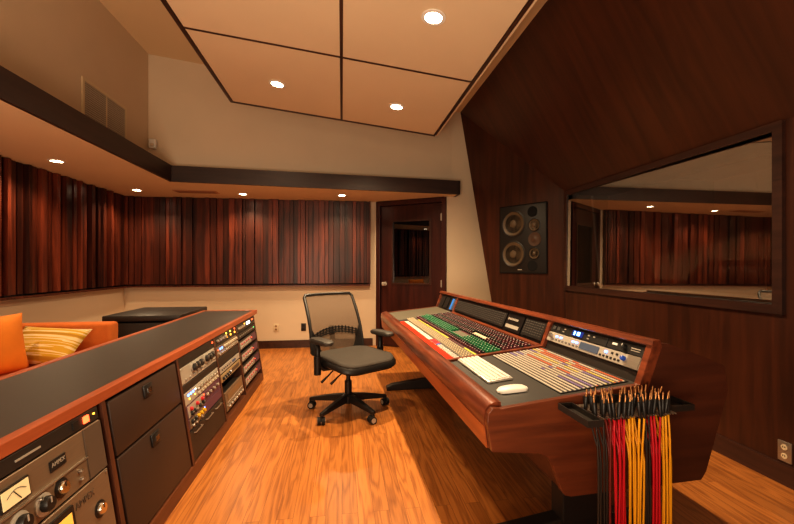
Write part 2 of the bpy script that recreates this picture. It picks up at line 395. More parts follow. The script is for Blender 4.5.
# door in the slanted wall by the back corner
ang = math.atan2(DR.y-DL.y, DR.x-DL.x); W = (DR-DL).length
d = struct(empty('door_1', (DL.x, DL.y, 0), (0, 0, ang)))
HZ = SZ-.01
b = MB(); fwid = .07
b.box((0, -.02, 0), (fwid, .1, HZ)); b.box((W-fwid, -.02, 0), (W, .1, HZ)); b.box((fwid, -.02, HZ-fwid), (W-fwid, .1, HZ)); b.build('door_frame', M_door, d, bevel=.004)
x0, x1, zt = fwid+.006, W-fwid-.006, HZ-fwid-.006
g0, g1, ga, gb = x0+.21, x1-.2, 1.02, 1.98
b = MB(); b.box((x0, .02, .01), (g0, .07, zt)); b.box((g1, .02, .01), (x1, .07, zt)); b.box((g0, .02, .01), (g1, .07, ga)); b.box((g0, .02, gb), (g1, .07, zt))
leaf = b.build('door_leaf', M_door, d)
b = MB(); e = .025
b.box((g0-e, .008, ga-e), (g0, .02, gb+e)); b.box((g1, .008, ga-e), (g1+e, .02, gb+e)); b.box((g0, .008, ga-e), (g1, .02, ga)); b.box((g0, .008, gb), (g1, .02, gb+e)); b.build('glazing_trim', M_darkwood, leaf)
b = MB(); b.box((g0, .035, ga), (g1, .05, gb)); b.build('door_pane', M_doorglass, leaf)
b = MB(); b.lathe([(.032, 0), (.032, .008), (.012, .012), (.012, .045), (.03, .05), (.032, .07), (.02, .085)], 18, Matrix.Translation((x0+.07, .02, 1.0)) @ Matrix.Rotation(R(90), 4, 'X')); b.build('door_knob', M_silver, leaf, smooth=True)
for z in (1.02, 2.02):
    b = MB(); b.cyl((W-fwid-.004, -.004, z-.055), (W-fwid-.004, -.004, z+.055), .012); b.box((W-fwid-.03, .012, z-.05), (W-fwid+.02, .021, z+.05)); b.build('hinge', M_steel, d)
# dark hall behind the door
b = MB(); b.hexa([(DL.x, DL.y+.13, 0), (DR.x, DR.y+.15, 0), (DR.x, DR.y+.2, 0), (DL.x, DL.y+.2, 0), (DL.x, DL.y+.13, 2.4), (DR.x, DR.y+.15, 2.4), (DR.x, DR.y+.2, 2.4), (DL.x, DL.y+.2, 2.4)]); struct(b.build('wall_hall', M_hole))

# ------------------------------------------------------------------ slatted acoustic panels
PZ0, PZ1 = .99, SZ-.004
def slats(n0, n1, place):
    b = MB(); y = n0
    while y < n1-.001:
        wd = min(rng.choice((.045, .06, .06, .075, .09, .12)), n1-y)
        dp = rng.choice((.012, .02, .03, .045, .06))
        place(b, y, y+wd-.006, dp); y += wd
    return b
t = thing('slat_panel', 'mahogany slatted acoustic panel along the left wall, with deep vertical fins', 'wall panel', (XL, 2., PZ0))
b = MB(); b.box((0, -3.2, 0), (.01, 4.29, PZ1-PZ0)); b.build('backing_board', M_slatdark, t)
b = MB(); y = -3.2
while y < 4.27:
    dp = rng.choice((.03, .05, .07, .08)); wd = rng.choice((.04, .05, .07))
    b.box((.01, y, .02), (dp, min(y+wd, 4.28), PZ1-PZ0)); y += wd+rng.choice((.008, .02, .035))
b.build('slats', M_slat, t)
b = MB(); b.box((0, -3.2, -.02), (.09, 4.29, .0)); b.build('bottom_rail', M_slat, t)
t = thing('slat_panel', 'long mahogany slatted acoustic panel across the back wall, left of the door', 'wall panel', (XL, YB, PZ0))
b = MB(); b.box((.0, -.01, 0), (3.64, 0, PZ1-PZ0)); b.build('backing_board', M_slatdark, t)
b = slats(.1, 3.63, lambda b, a, c, dp: b.box((a, -.01-dp, .02), (c, -.01, PZ1-PZ0))); b.build('slats', M_slat, t)
b = MB(); b.box((.095, -.08, -.02), (3.64, 0, 0)); b.box((3.63, -.08, 0), (3.65, 0, PZ1-PZ0)); b.build('bottom_rail', M_slat, t)

# ------------------------------------------------------------------ ceiling cloud and lamps
def cz(x): return 3.04-.117*x
CA = math.atan(.117)
cl = thing('ceiling_cloud', 'large suspended ceiling cloud of four pale panels with dark joints', 'ceiling panel', (0, 3.0, cz(0)), (0, CA, 0))
cxs = (-1.26, -.005, 1.14); cys = (-1.1, .3, 1.72)
for i in (0, 1):
    for j in (0, 1):
        b = MB(); g = .012
        b.box((cxs[i]+g, cys[j]+g, 0), (cxs[i+1]-g, cys[j+1]-g, .05)); b.build('panel', M_cloud, cl)
b = MB(); b.box((cxs[0]-.03, cys[0], .012), (cxs[2]+.03, cys[2]+.03, .06))
b.box((cxs[0]-.03, cys[0], -.004), (cxs[0]+.006, cys[2]+.03, .012)); b.box((cxs[2]-.006, cys[0], -.004), (cxs[2]+.012, cys[2]+.03, .012)); b.box((cxs[0]+.006, cys[2]-.006, -.004), (cxs[2]-.006, cys[2]+.03, .012))
b.box((cxs[1]-.0125, cys[0], -.003), (cxs[1]+.0125, cys[2], .012)); b.box((cxs[0], cys[1]-.0125, -.003), (cxs[2], cys[1]+.0125, .012))
b.build('frame', M_darkwood, cl)
b = MB(); b.box((cxs[2]+.014, cys[0], .02), (cxs[2]+.05, cys[2]+.03, .1)); b.build('edge_strip', M_cloud, cl)
for x in (cxs[0]+.3, cxs[2]-.3):
    for y in (cys[0]+.2, cys[2]-.3):
        h = ceil_z(x)-cz(x)
        b = MB(); b.cyl((x-.0, y, .05), (x+h*math.sin(-CA), y, h), .006, seg=6); b.build('hanger_rod', M_steel, cl)

def downlight(label, loc, rot, group, r=.055, power=60, angle=110, blend=.7):
    t = thing('recessed_light', label, 'light', loc, rot, group)
    b = MB(); sg = 24
    prof = [(r, .0), (r+.022, -.002), (r+.022, -.008), (r*.98, -.01)]
    rings = [[b.bm.verts.new((q*math.cos(2*math.pi*k/sg), q*math.sin(2*math.pi*k/sg), z)) for k in range(sg)] for q, z in prof]
    for A, B in zip(rings, rings[1:]+rings[:1]):
        for k in range(sg): b._f([A[k], A[(k+1) % sg], B[(k+1) % sg], B[k]])
    b.build('trim_ring', M_white, t, smooth=True)
    b = MB(); b.lathe([(r*.97, -.001), (r*.97, -.005), (r*.6, -.008)], 20); b.build('lens', M_lamp, t)
    la = bpy.data.lights.new('downlight', 'SPOT'); la.energy = power; la.color = WARM; la.spot_size = R(angle); la.spot_blend = blend; la.shadow_soft_size = .035
    o = bpy.data.objects.new('downlight', la); COL.objects.link(o); o.location = Vector(loc)-Vector((0, 0, .03))
    return t
WARM = (1., .74, .45)
for (x, y, lab) in ((.57, 4.07, 'bright recessed light in the front right panel of the ceiling cloud'),
                    (-.64, 4.03, 'bright recessed light in the front left panel of the ceiling cloud'),
                    (.61, 2.56, 'large recessed light in the right cloud panel nearest the camera'),
                    (-.65, 2.55, 'recessed light in the left rear panel of the ceiling cloud')):
    downlight(lab, (x, y, cz(x)-.001), (0, CA, 0), 'recessed lights in the ceiling cloud', .06, 285 if x > 0 else 75, 146, 1.)
for i, (x, y, lab) in enumerate(((-2.77, 2.8, 'recessed soffit light above the left wall, nearest the camera'),
                    (-2.77, 4.25, 'recessed soffit light above the left slatted panel, leftmost in the picture'),
                    (-2.76, 5.74, 'recessed soffit light in the far left corner of the room'),
                    (-1.41, 5.85, 'recessed soffit light over the middle of the back slatted panel'),
                    (0.0, 5.75, 'recessed soffit light over the right end of the back slatted panel'))):
    downlight(lab, (x, y, SZ+.003), (0, 0, 0), 'recessed lights in the soffit', .05, 48, 140)
# vents, sensor
t = thing('wall_vent', 'rectangular air return grille high on the upper left wall, just above the dark fascia', 'vent', (-2.4, 4.0, 2.54))
W_, H_ = .75, .52
b = MB(); f_ = .03
b.box((0, 0, 0), (.012, f_, H_)); b.box((0, W_-f_, 0), (.012, W_, H_)); b.box((0, f_, 0), (.012, W_-f_, f_)); b.box((0, f_, H_-f_), (.012, W_-f_, H_)); b.box((0, W_/2-.01, f_), (.012, W_/2+.01, H_-f_)); b.build('frame', M_ivory, t)
b = MB(); b.box((.001, f_, f_), (.003, W_-f_, H_-f_)); b.build('backing', M_hole, t)
b = MB(); z = f_+.006
while z < H_-f_-.008: b.box((.004, f_, z), (.010, W_-f_, z+.011)); z += .021
y = f_+.01
while y < W_-f_-.006: b.box((.004, y, f_), (.009, y+.005, H_-f_)); y += .02
b.build('grille', M_grille, t)
t = thing('ceiling_vent', 'flat tan air diffuser set in the soffit between the corner lights', 'vent', (-2.0, 5.75, SZ-.008))
b = MB(); b.box((-.28, -.1, 0), (.28, .1, .006)); b.build('frame', mat('vent_tan', rgb(190, 140, 100), .7), t)
for k in range(4):
    b = MB(); b.box((-.25, -.075+k*.042, -.004), (.25, -.05+k*.042, 0)); b.build('slat', mat('vent_tan_dark', rgb(150, 104, 72), .7), t)
t = thing('motion_sensor', 'small white motion sensor on the upper wall in the left corner above the fascia', 'sensor', (-2.335, 5.262, 2.76))
b = MB(); b.rbox((0, -.025, .05), (.085, .05, .12), .015); b.build('housing', M_white, t, smooth=True)
b = MB(); b.rbox((0, -.05, .03), (.05, .012, .04), .005); b.build('sensor_lens', M_cream, t, smooth=True)
# outlets
def outlet(label, loc, rot, mp, ms):
    t = thing('wall_outlet', label, 'power outlet', loc, rot, 'wall outlets')
    b = MB(); b.rbox((0, -.004, .06), (.075, .008, .12), .003, 2); b.build('cover_plate', mp, t, smooth=True)
    for z in (.034, .086):
        b = MB(); b.lathe([(.017, 0), (.017, .003), (.015, .004)], 16, Matrix.Translation((0, -.008, z)) @ Matrix.Rotation(R(90), 4, 'X')); s_ = b.build('socket', ms, t)
        b = MB(); b.box((-.007, -.0135, z-.002), (-.004, -.012, z+.008)); b.box((.004, -.0135, z-.002), (.007, -.012, z+.008)); b.build('slot', M_hole, s_)
outlet('ivory wall outlet on the back wall left of the black one', (-1.02, YB, .26), (0, 0, 0), M_ivory, mat('outlet_brown', rgb(150, 120, 90), .5))
outlet('black wall outlet on the back wall just left of the chair back', (-.60, YB, .26), (0, 0, 0), M_blackplastic, M_rubber)
outlet('steel wall outlet low on the dark right wall at the picture edge', (XR, 1.965, .135), (0, 0, R(-90)), M_steel, M_ivory)

# ------------------------------------------------------------------ flush-mounted studio monitor in the speaker facet
hx = -FD; n_ = -FN; up = Vector((0, 0, 1))
cpt = fp(.565, 1.635)
M_ = Matrix((hx, -n_, up)).transposed().to_4x4(); M_.translation = cpt+n_*.002
t = thing('studio_monitor', 'black flush-mounted studio monitor with two woofers set in the dark wall left of the window', 'speaker'); t.matrix_world = M_
SW, SH = .66, .86
b = MB(); b.rbox((0, -.0105, 0), (SW, .019, SH), .006, 2); b.build('baffle', M_speaker, t, smooth=True)
b = MB()
for (a0, a1, c0, c1) in ((-SW/2-.012, SW/2+.012, SH/2, SH/2+.012), (-SW/2-.012, SW/2+.012, -SH/2-.012, -SH/2), (-SW/2-.012, -SW/2, -SH/2, SH/2), (SW/2, SW/2+.012, -SH/2, SH/2)):
    b.box((a0, -.016, c0), (a1, -.001, c1))
b.build('surround_trim', M_hole, t)
FY = -.02
def driver(name, x, z, r, ms, mc):
    T = Matrix.Translation((x, FY, z)) @ Matrix.Rotation(R(90), 4, 'X')
    b = MB(); b.lathe([(r, 0), (r, .006), (r*.94, .009), (r*.9, .004)], 28, T); o = b.build(name, M_blackplastic, t, smooth=True)
    b = MB(); b.lathe([(r*.9, .004), (r*.86, .012), (r*.78, .005), (r*.3, -.0), (r*.3, .001), (r*.26, .012), (r*.12, .018)], 28, T); b.build('cone', mc, o, smooth=True)
driver('woofer', -.125, .20, .175, None, M_cone); driver('woofer', -.125, -.195, .175, None, M_cone)
driver('midrange', .175, .165, .082, None, M_cone); driver('midrange', .175, -.19, .076, None, M_cone)
T = Matrix.Translation((.18, FY, -.012)) @ Matrix.Rotation(R(90), 4, 'X')
b = MB(); b.lathe([(.088, 0), (.088, .006), (.07, .004), (.03, .0), (.018, .006)], 24, T); b.build('tweeter', mat('tweeter_brown', rgb(76, 54, 40), .5), t, smooth=True)
for z in (.335, -.345):
    b = MB(); b.lathe([(.068, 0), (.068, .004), (.06, .0045)], 24, Matrix.Translation((.15, FY+.0, z)) @ Matrix.Rotation(R(90), 4, 'X')); b.build('bass_port', M_hole, t)
b = MB(); b.box((-.06, FY-.003, -.40), (.0, FY, -.39)); b.build('badge', M_silver, t)

# ------------------------------------------------------------------ rack credenza on the left
CZ = .77; FT = .735; FXT, FXB, FZB = -1.0, -.90, .075
tilt = math.atan((FXB-FXT)/(-(FT-FZB))) if False else math.atan((FXB-FXT)/(FT-FZB))
RY0, RY1 = .80, 4.62
def fx(z): return FXB+(FXT-FXB)*(z-FZB)/(FT-FZB)
rc = thing('rack_credenza', 'long low equipment rack with black countertop, cherry edge and sloped front bays', 'cabinet', (-1.25, 2.7, 0))
def L(p): return (p[0]+1.25, p[1]-2.7, p[2])
def lbox(b, lo, hi): return b.box(L(lo), L(hi))
b = MB(); lbox(b, (-1.555, .78, CZ-.03), (-1.03, 4.74, CZ)); b.build('countertop', M_counter, rc)
b = MB(); lbox(b, (-1.03, .78, CZ-.042), (-.99, 4.78, CZ+.004)); lbox(b, (-1.595, .78, CZ-.042), (-1.555, 4.78, CZ+.004)); lbox(b, (-1.555, 4.74, CZ-.042), (-1.03, 4.78, CZ+.004)); b.build('countertop_edge', M_edge, rc, bevel=.004)
def sideplate(y0, y1, proud=.006):
    b = MB(); b.prism([(fx(FZB)+proud+1.25, FZB), (fx(FT)+proud+1.25, FT-.007), (-1.56+1.25, FT-.007), (-1.56+1.25, FZB)], y0-2.7, y1-2.7, 'Y'); return b
posts = (1.78, 2.52, 3.21, 3.84)
for y in posts: sideplate(y, y+.028).build('divider', M_rackpost, rc)
sideplate(RY1-.03, RY1).build('side_panel', M_rackpost, rc); sideplate(RY0, RY0+.03).build('side_panel', M_rackpost, rc)
b = MB(); b.prism([(-.885+1.25, 0), (-.893+1.25, .075), (-1.56+1.25, .075), (-1.56+1.25, 0)], RY0-2.7, RY1-2.7, 'Y'); b.build('plinth', M_rackwood, rc)
b = MB(); lbox(b, (-1.56, RY0+.03, .075), (-1.54, RY1-.03, CZ-.045)); b.build('back_panel', M_blackpaint, rc)
b = MB(); b.prism([(fx(.72)-.02+1.25, .71), (fx(.72)+1.25, .728), (-1.5+1.25, .728), (-1.5+1.25, .71)], RY0+.03-2.7, RY1-.03-2.7, 'Y'); b.build('top_rail', M_blackpaint, rc)
ROT = (-tilt, 0, R(90))
def face_pt(y, z): return (fx(z), y, z)
# two drop-front doors in the bay beside the near rack
Mf = Matrix.Rotation(R(90), 4, 'Z') @ Matrix.Rotation(-tilt, 4, 'X')
cs = 1/math.cos(tilt)
for (z0, z1, hl) in ((.475, .712, .62), (.085, .465, .45)):
    dd = bpy.data.objects.new('cabinet_door', None); 
    b = MB(); h = (z1-z0)*cs
    b.rbox((.35, .01, h/2), (.675, .03, h), .006, 2)
    o = b.build('cabinet_door', M_doorpanel, rc, loc=L(face_pt(1.816, z0)), rot=ROT, smooth=True)
    b = MB(); hzz = (h-.05)
    b.rbox((.33, -.009, hzz), (.085, .012, .06), .004, 2); lt = b.build('latch', M_blackplastic, o, smooth=True)
    b = MB(); b.box((.312, -.02, hzz-.012), (.348, -.015, hzz+.012)); b.build('latch_tongue', M_chrome, lt)

def knob_mesh(name, r, h, m, m2=None, pointer=True, skirt=False, seg=16):
    """a knob standing on local y=0 and pointing to -y"""
    b = MB(); T = Matrix.Rotation(R(90), 4, 'X')
    if skirt: b.mi = 1; b.lathe([(r*1.5, 0), (r*1.5, h*.12), (r*1.25, h*.22)], seg, T); b.mi = 0
    b.lathe([(r, .0), (r, h*.75), (r*.86, h)], seg, T)
    if pointer: b.mi = 1; b.box((-r*.1, -h*1.06, r*.1), (r*.1, -h*.98, r*.9)); b.mi = 0
    me_o = b.build(name, [m, m2 or M_white], None, smooth=True)
    me = me_o.data; bpy.data.objects.remove(me_o); return me
K = {
 'black': knob_mesh('knob', .013, .018, M_blackplastic), 'bigblack': knob_mesh('knob', .024, .026, M_blackplastic, M_silver, True, True),
 'silver': knob_mesh('knob', .012, .018, M_steel, M_blackplastic), 'red': knob_mesh('knob', .012, .018, M_crimson), 'yellow': knob_mesh('knob', .012, .02, M_yknob, M_blackplastic),
 'blue': knob_mesh('knob', .011, .016, M_blue), 'chrome': knob_mesh('knob', .022, .016, M_chrome, M_blackplastic, True, True), 'tiny': knob_mesh('knob', .007, .012, M_steel, M_blackplastic, seg=10),
 'pink': knob_mesh('knob', .010, .016, mat('pink_knob', rgb(190, 110, 110), .5)), 'bone': knob_mesh('knob', .011, .016, M_cream, M_blackplastic)}
def quadbox(w_, h_, d_=.003):
    b = MB(); b.box((-w_/2, -d_, -h_/2), (w_/2, 0, h_/2)); return b
class Gear:
    """a rack unit; local x to the right on the face, z up the face, y into the rack"""
    def __init__(s, name, label, cat, y0, z0, w, h, m, depth=.22, group=None, root=None, face='faceplate'):
        s.w, s.h = w, h
        s.t = root or thing(name, label, cat, face_pt(y0, z0), ROT, group)
        b = MB(); b.rbox((w/2, .004, h/2), (w, .014, h-.002), .002, 1); b.build(face, m, s.t)
        b = MB(); b.box((.02, .012, .004), (w-.02, depth, h-.006)); b.build('chassis', M_blackpaint, s.t)
    def add(s, name, me, x, z): return link(name, me, s.t, (x, -.003, z))
    def rect(s, name, x, z, w_, h_, m, d_=.003, par=None):
        b = quadbox(w_, h_, d_); return b.build(name, m, par or s.t, loc=(x, -.003, z))
    def knobs(s, kind, xs, zs):
        for z in zs:
            for x in xs: s.add('knob', K[kind], x, z)
    def leds(s, m, xs, z, w_=.009, h_=.009):
        for x in xs: s.rect('led', x, z, w_, h_, m, .004)
    def ears(s, m=M_steel):
        for x in (.012, s.w-.012):
            for z in ((.012, s.h-.012) if s.h > .06 else (s.h/2,)):
                b = MB(); b.lathe([(.005, 0), (.005, .002), (.003, .003)], 10, Matrix.Translation((x, -.003, z)) @ Matrix.Rotation(R(90), 4, 'X')); b.build('screw', m, s.t)
    def text(s, body, x, z, size, m, name='lettering'):
        return link(name, text_mesh(body, size, m), s.t, (x, -.0045, z), (R(90), 0, 0))
def lin(a, b_, n): return [a+(b_-a)*i/(n-1) for i in range(n)] if n > 1 else [a]

# bay nearest the camera
gw, gy = .64, 1.115
g = Gear('power_conditioner', 'thin black rack unit with a glowing red switch, topmost in the nearest bay', 'rack unit', gy, .672, gw, .052, M_blackpaint)
g.rect('rocker_switch', .56, .026, .028, .026, M_ledred, .006); g.rect('label_plate', .28, .026, .1, .006, M_silver); g.leds(M_ledamber, [.61], .03, .006, .006); g.rect('rocker_switch', .50, .026, .03, .028, M_blackplastic, .005)
g = Gear('tape_preamp', 'taupe metal preamp with cream meter and black name badge in the nearest bay', 'rack unit', gy, .474, gw, .196, M_bronze)
g.rect('side_plate', .585, .098, .105, .19, M_taupedark, .004)
mt = g.rect('level_meter', .205, .138, .108, .062, M_blackplastic, .008); b = quadbox(.098, .052, .002); fc = b.build('meter_face', M_meterface, mt, loc=(0, -.008, 0))
b = MB(); b.tube([(-.035+.07*i/8, -.0035, .002+.014*math.sin(math.pi*i/8)) for i in range(9)], .0009, 5); b.box((-.001, -.0035, -.024), (.001, -.002, .016), Matrix.Rotation(R(-35), 4, 'Y')); b.build('needle', M_blackplastic, fc)
bd = g.rect('name_badge', .39, .142, .074, .036, M_blackplastic, .004); link('lettering', text_mesh('AMPEX', .02, M_silver), bd, (0, -.0046, .002), (R(90), 0, 0))
b = MB(); b.box((.01, -.012, .088), (.53, -.003, .093)); b.build('ledge', M_steel, g.t)
g.add('knob', K['bigblack'], .21, .045); g.add('knob', K['bigblack'], .305, .045); g.add('knob', K['chrome'], .39, .052)
for x, z in ((.485, .06), (.485, .03)): g.add('knob', K['tiny'], x, z)
g.add('knob', K['tiny'], .29, .07)
g = Gear('tape_preamp', 'taller taupe metal preamp with amber-lit meter at the bottom of the nearest bay', 'rack unit', gy, .088, gw, .384, M_bronze)
mt = g.rect('level_meter', .33, .30, .17, .13, M_blackplastic, .01); b = quadbox(.14, .10, .002); fc = b.build('meter_face', M_meterglow, mt, loc=(0, -.01, -.005))
b = MB(); b.box((-.001, -.0035, -.05), (.001, -.002, .03), Matrix.Rotation(R(-25), 4, 'Y')); b.build('needle', M_blackplastic, fc)
g.text('AMPEX', .49, .34, .034, M_taupedark)
for x, z in ((.56, .26), (.56, .12), (.2, .12), (.38, .12)): g.add('knob', K['chrome'], x, z)
g.ears()

# second bay: knobs, modules, drawer
y2, w2 = 2.553, .652
g = Gear('blanking_cover', 'blank black rack panel above the silver knob unit', 'rack panel', y2, .662, w2, .062, M_blackpaint)
g.leds(M_ledred, [w2-.03], .04, .012, .012)
g = Gear('compressor_unit', 'silver rack unit with two groups of black knobs, third bay from the camera', 'rack unit', y2, .555, w2, .105, M_silver)
g.knobs('bigblack', (.2, .26, .32), (.068,)); g.knobs('bigblack', (.44, .5, .56), (.068,)); g.knobs('tiny', lin(.06, .6, 9), (.024,)); g.ears()
b = Gear('blanking_cover', 'narrow blank black rack panel under the silver knob unit', 'rack panel', y2, .505, w2, .048, M_blackpaint)
g = Gear('module_rack', 'rack of small silver modules with blue lights and bone knobs', 'rack unit', y2, .425, w2, .078, M_silver)
g.knobs('silver', lin(.22, .6, 8), (.05,)); g.knobs('bone', lin(.22, .6, 8), (.022,)); g.leds(M_ledblue, (.06, .1, .14), .055, .016, .012); g.leds(M_ledyellow, (.07, .16), .03); g.leds(M_ledwhite, (.18,), .058)
g = Gear('module_rack', 'dark module rack with red and black knobs on its left half', 'rack unit', y2, .345, w2, .078, M_purple)
g.rect('module_panel', .15, .039, .27, .07, M_silver); g.knobs('red', (.06, .16, .25), (.05,)); g.knobs('black', (.06, .11, .2, .26), (.022,)); g.knobs('silver', (.35, .42, .5, .58), (.045,)); g.leds(M_ledred, (.30,), .06)
g = Gear('module_rack', 'module rack with yellow knobs and a plain purple right half', 'rack unit', y2, .275, w2, .068, M_purple)
g.rect('module_panel', .15, .034, .27, .06, M_bronze); g.knobs('yellow', (.15, .2, .25), (.042,)); g.knobs('black', (.05, .1), (.045,)); g.knobs('silver', (.05, .1, .2), (.02,)); g.leds(M_ledblue, (.28,), .05)
g = Gear('blank_storage_unit', 'plain dark rack storage unit with thin steel handles at the bottom of its bay', 'rack unit', y2, .085, w2, .186, M_blackpaint)
for x in (.12, .33, .53):
    b = MB(); b.tube([(x-.06, -.003, .16), (x-.06, -.016, .16), (x+.06, -.016, .16), (x+.06, -.003, .16)], .004, 6); b.build('handle', M_steel, g.t)

# third bay
y3, w3 = 3.243, .59
g = Gear('equalizer_unit', 'dark rack unit with rows of yellow and amber lights, top of its bay', 'rack unit', y3, .65, w3, .075, M_blackpaint)
g.leds(M_ledyellow, (.3, .42), .06, .02, .014); g.leds(M_ledamber, (.3, .42, .55), .03, .02, .014); g.leds(M_ledred, (.56,), .06, .016, .014); g.knobs('silver', lin(.05, .25, 4), (.04,))
g = Gear('equalizer_unit', 'silver rack unit crowded with knobs and a blue light, under the amber-lit unit', 'rack unit', y3, .56, w3, .087, M_bronze)
g.knobs('bone', lin(.2, .55, 7), (.062,)); g.knobs('silver', lin(.05, .55, 10), (.026,)); g.leds(M_ledblue, (.09, .14), .06, .018, .014); g.leds(M_ledred, (.04,), .06)
Gear('blanking_cover', 'blank black panel between knob units and thin silver unit', 'rack panel', y3, .485, w3, .073, M_blackpaint)
g = Gear('effects_unit', 'thin pale silver rack unit without knobs, middle of its bay', 'rack unit', y3, .43, w3, .05, M_silver)
g.rect('display', .4, .025, .1, .02, M_lcd); g.leds(M_blackplastic, lin(.06, .3, 6), .025, .012, .01)
g = Gear('effects_unit', 'brass-toned rack unit with small knobs below the thin silver unit', 'rack unit', y3, .36, w3, .06, mat('brass_plate', rgb(176, 150, 112), .45, metal=.3))
g.knobs('black', lin(.05, .22, 4), (.03,)); g.rect('display', .42, .03, .22, .03, M_taupedark); g.leds(M_ledwhite, (.27,), .03)
g = Gear('receiver_unit', 'silver tuner with ribbed face standing on the open shelf', 'rack unit', y3+.03, .125, w3-.06, .15, M_bronze)
g.rect('display', .27, .1, .42, .05, mat('tuner_window', rgb(120, 96, 70), .3)); g.knobs('silver', lin(.06, .46, 7), (.03,)); g.rect('trim_line', .27, .062, .46, .006, M_silver)

# fourth bay (far end)
y4, w4 = 3.873, .71
g = Gear('recorder_unit', 'dark rack unit with bright white display at the far end of the rack', 'rack unit', y4, .645, w4, .08, M_blackpaint)
g.rect('display', .45, .045, .14, .03, M_ledwhite); g.leds(M_ledred, (.62, .66), .055, .016, .014); g.leds(M_ledamber, (.3,), .055, .014, .012); g.knobs('silver', lin(.06, .25, 4), (.04,)); g.ears()
g = Gear('reverb_unit', 'black rack unit with small silver buttons below the white display', 'rack unit', y4, .58, w4, .06, M_blackplastic)
g.leds(M_silver, lin(.08, .6, 9), .03, .02, .012); g.leds(M_ledgreen, (.65,), .03)
for k, lab in enumerate(('uppermost of the four matching pink-knobbed silver preamps in the far bay', 'second from top of the four matching pink-knobbed preamps in the far bay', 'third from top of the four matching pink-knobbed preamps in the far bay', 'lowest of the four matching pink-knobbed preamps in the far bay')):
    z0 = .475-k*.115
    if k == 0:
        g = Gear('mic_preamp', lab, 'rack unit', y4, z0, w4, .092, M_blackpaint, group='matching preamps in the far bay')
        g.rect('control_strip', .25, .045, .44, .06, M_silver); g.knobs('pink', lin(.08, .42, 5), (.058,)); g.knobs('tiny', lin(.08, .42, 7), (.03,)); g.rect('blank_section', .59, .045, .2, .07, M_purple); g.leds(M_ledred, (.5,), .05)
        src = g.t
    else:
        o = copy_tree(src); o.location = face_pt(y4, z0); o['label'] = lab

# ------------------------------------------------------------------ sofa, cushions, black case
sf = thing('sofa', 'bright orange upholstered sofa behind the rack, along the left wall', 'sofa', (-2.6, 2.9, 0))
def SL(x, y, z): return (x+2.6, y-2.9, z)
b = MB(); b.rbox(SL(-2.6, 3.975, .4), (1.0, .15, .74), .03); b.build('armrest', M_orange, sf, smooth=True)
b = MB(); b.rbox(SL(-2.6, 1.72, .4), (1.0, .15, .74), .03); b.build('armrest', M_orange, sf, smooth=True)
b = MB(); b.rbox(SL(-3.0, 2.85, .4), (.2, 2.12, .74), .03); b.build('backrest', M_orange, sf, smooth=True)
b = MB(); b.rbox(SL(-2.5, 2.85, .22), (.8, 2.1, .3), .03); b.build('base', M_orange, sf, smooth=True)
for y in (2.32, 3.375):
    b = MB(); b.rbox(SL(-2.49, y, .41), (.8, 1.04, .11), .035); b.build('seat_cushion', M_orange, sf, smooth=True)
for x in (-3.0, -2.2):
    for y in (1.75, 3.95):
        b = MB(); b.cyl(SL(x, y, 0), SL(x, y, .08), .02, .028); b.build('leg', M_blackplastic, sf)
def pillow_mesh(w_, h_, th, m, name, n=14):
    b = MB(); G = {}
    for sgn in (1, -1):
        for i in range(n+1):
            for j in range(n+1):
                u, v_ = -1+2*i/n, -1+2*j/n
                ed = (1-abs(u)**2.6)*(1-abs(v_)**2.6); pinch = 1-.07*(1-abs(u))*(abs(v_)**2)-.0
                p = (u*w_/2*(1-.06*(1-v_*v_)*u*u), sgn*th/2*ed**.55+.0, v_*h_/2*(1-.06*(1-u*u)*v_*v_))
                if sgn == -1 and (i in (0, n) or j in (0, n)): G[(sgn, i, j)] = G[(1, i, j)]
                else: G[(sgn, i, j)] = b.bm.verts.new(p)
        for i in range(n):
            for j in range(n): b._f([G[(sgn, i, j)], G[(sgn, i+1, j)], G[(sgn, i+1, j+1)], G[(sgn, i, j+1)]])
    return b.build(name, m, smooth='all')
o = pillow_mesh(.58, .38, .14, M_pillow, 'throw_pillow'); o.location = (-2.50, 3.70, .615); o.rotation_euler = (R(-46), R(3), R(-6))
tag(o, 'yellow and cream striped throw pillow leaning on the sofa arm', 'pillow')
o = pillow_mesh(.66, .46, .2, M_cushion, 'sofa_cushion'); o.location = (-2.60, 3.20, .69); o.rotation_euler = (R(-10), 0, R(74))
tag(o, 'plain orange cushion at the left picture edge on the sofa', 'cushion')
t = thing('equipment_case', 'low black lidded case standing between the sofa and the back wall', 'case', (-1.985, 4.62, 0))
b = MB(); b.rbox((0, 0, .37), (.68, .78, .7), .01, 2); b.build('body', M_blackpaint, t, smooth=True)
b = MB(); b.rbox((0, 0, .765), (.72, .82, .06), .01, 2); b.build('lid', M_blackpaint, t, smooth=True)
for sx in (-.29, .29):
    for sy in (-.34, .34):
        b = MB(); b.cyl((sx, sy, 0), (sx, sy, .025), .03); b.build('foot', M_rubber, t)

# ------------------------------------------------------------------ office chair
ch = thing('office_chair', 'black mesh-backed swivel office chair with armrests, standing before the console', 'chair', (.055, 3.50, 0), (0, 0, R(33))); ch.scale = (1.09, 1.09, 1.09); UP = (.042, -.015, 0)
def loft(b, secs, closed_ends=True):
    rings = [[b.bm.verts.new(p) for p in s_] for s_ in secs]; n = len(rings[0])
    for A, B in zip(rings, rings[1:]):
        for k in range(n): b._f([A[k], A[(k+1) % n], B[(k+1) % n], B[k]])
    if closed_ends: b._f(rings[0][::-1]); b._f(rings[-1])
def rrect(w_, d_, r, cx=0, cy=0, n=5):
    pts = []
    for (sx, sy, a0) in ((1, 1, 0), (-1, 1, 90), (-1, -1, 180), (1, -1, 270)):
        for k in range(n+1):
            a = R(a0+90*k/n); pts.append((cx+sx*(w_/2-r)+r*math.cos(a), cy+sy*(d_/2-r)+r*math.sin(a)))
    return pts
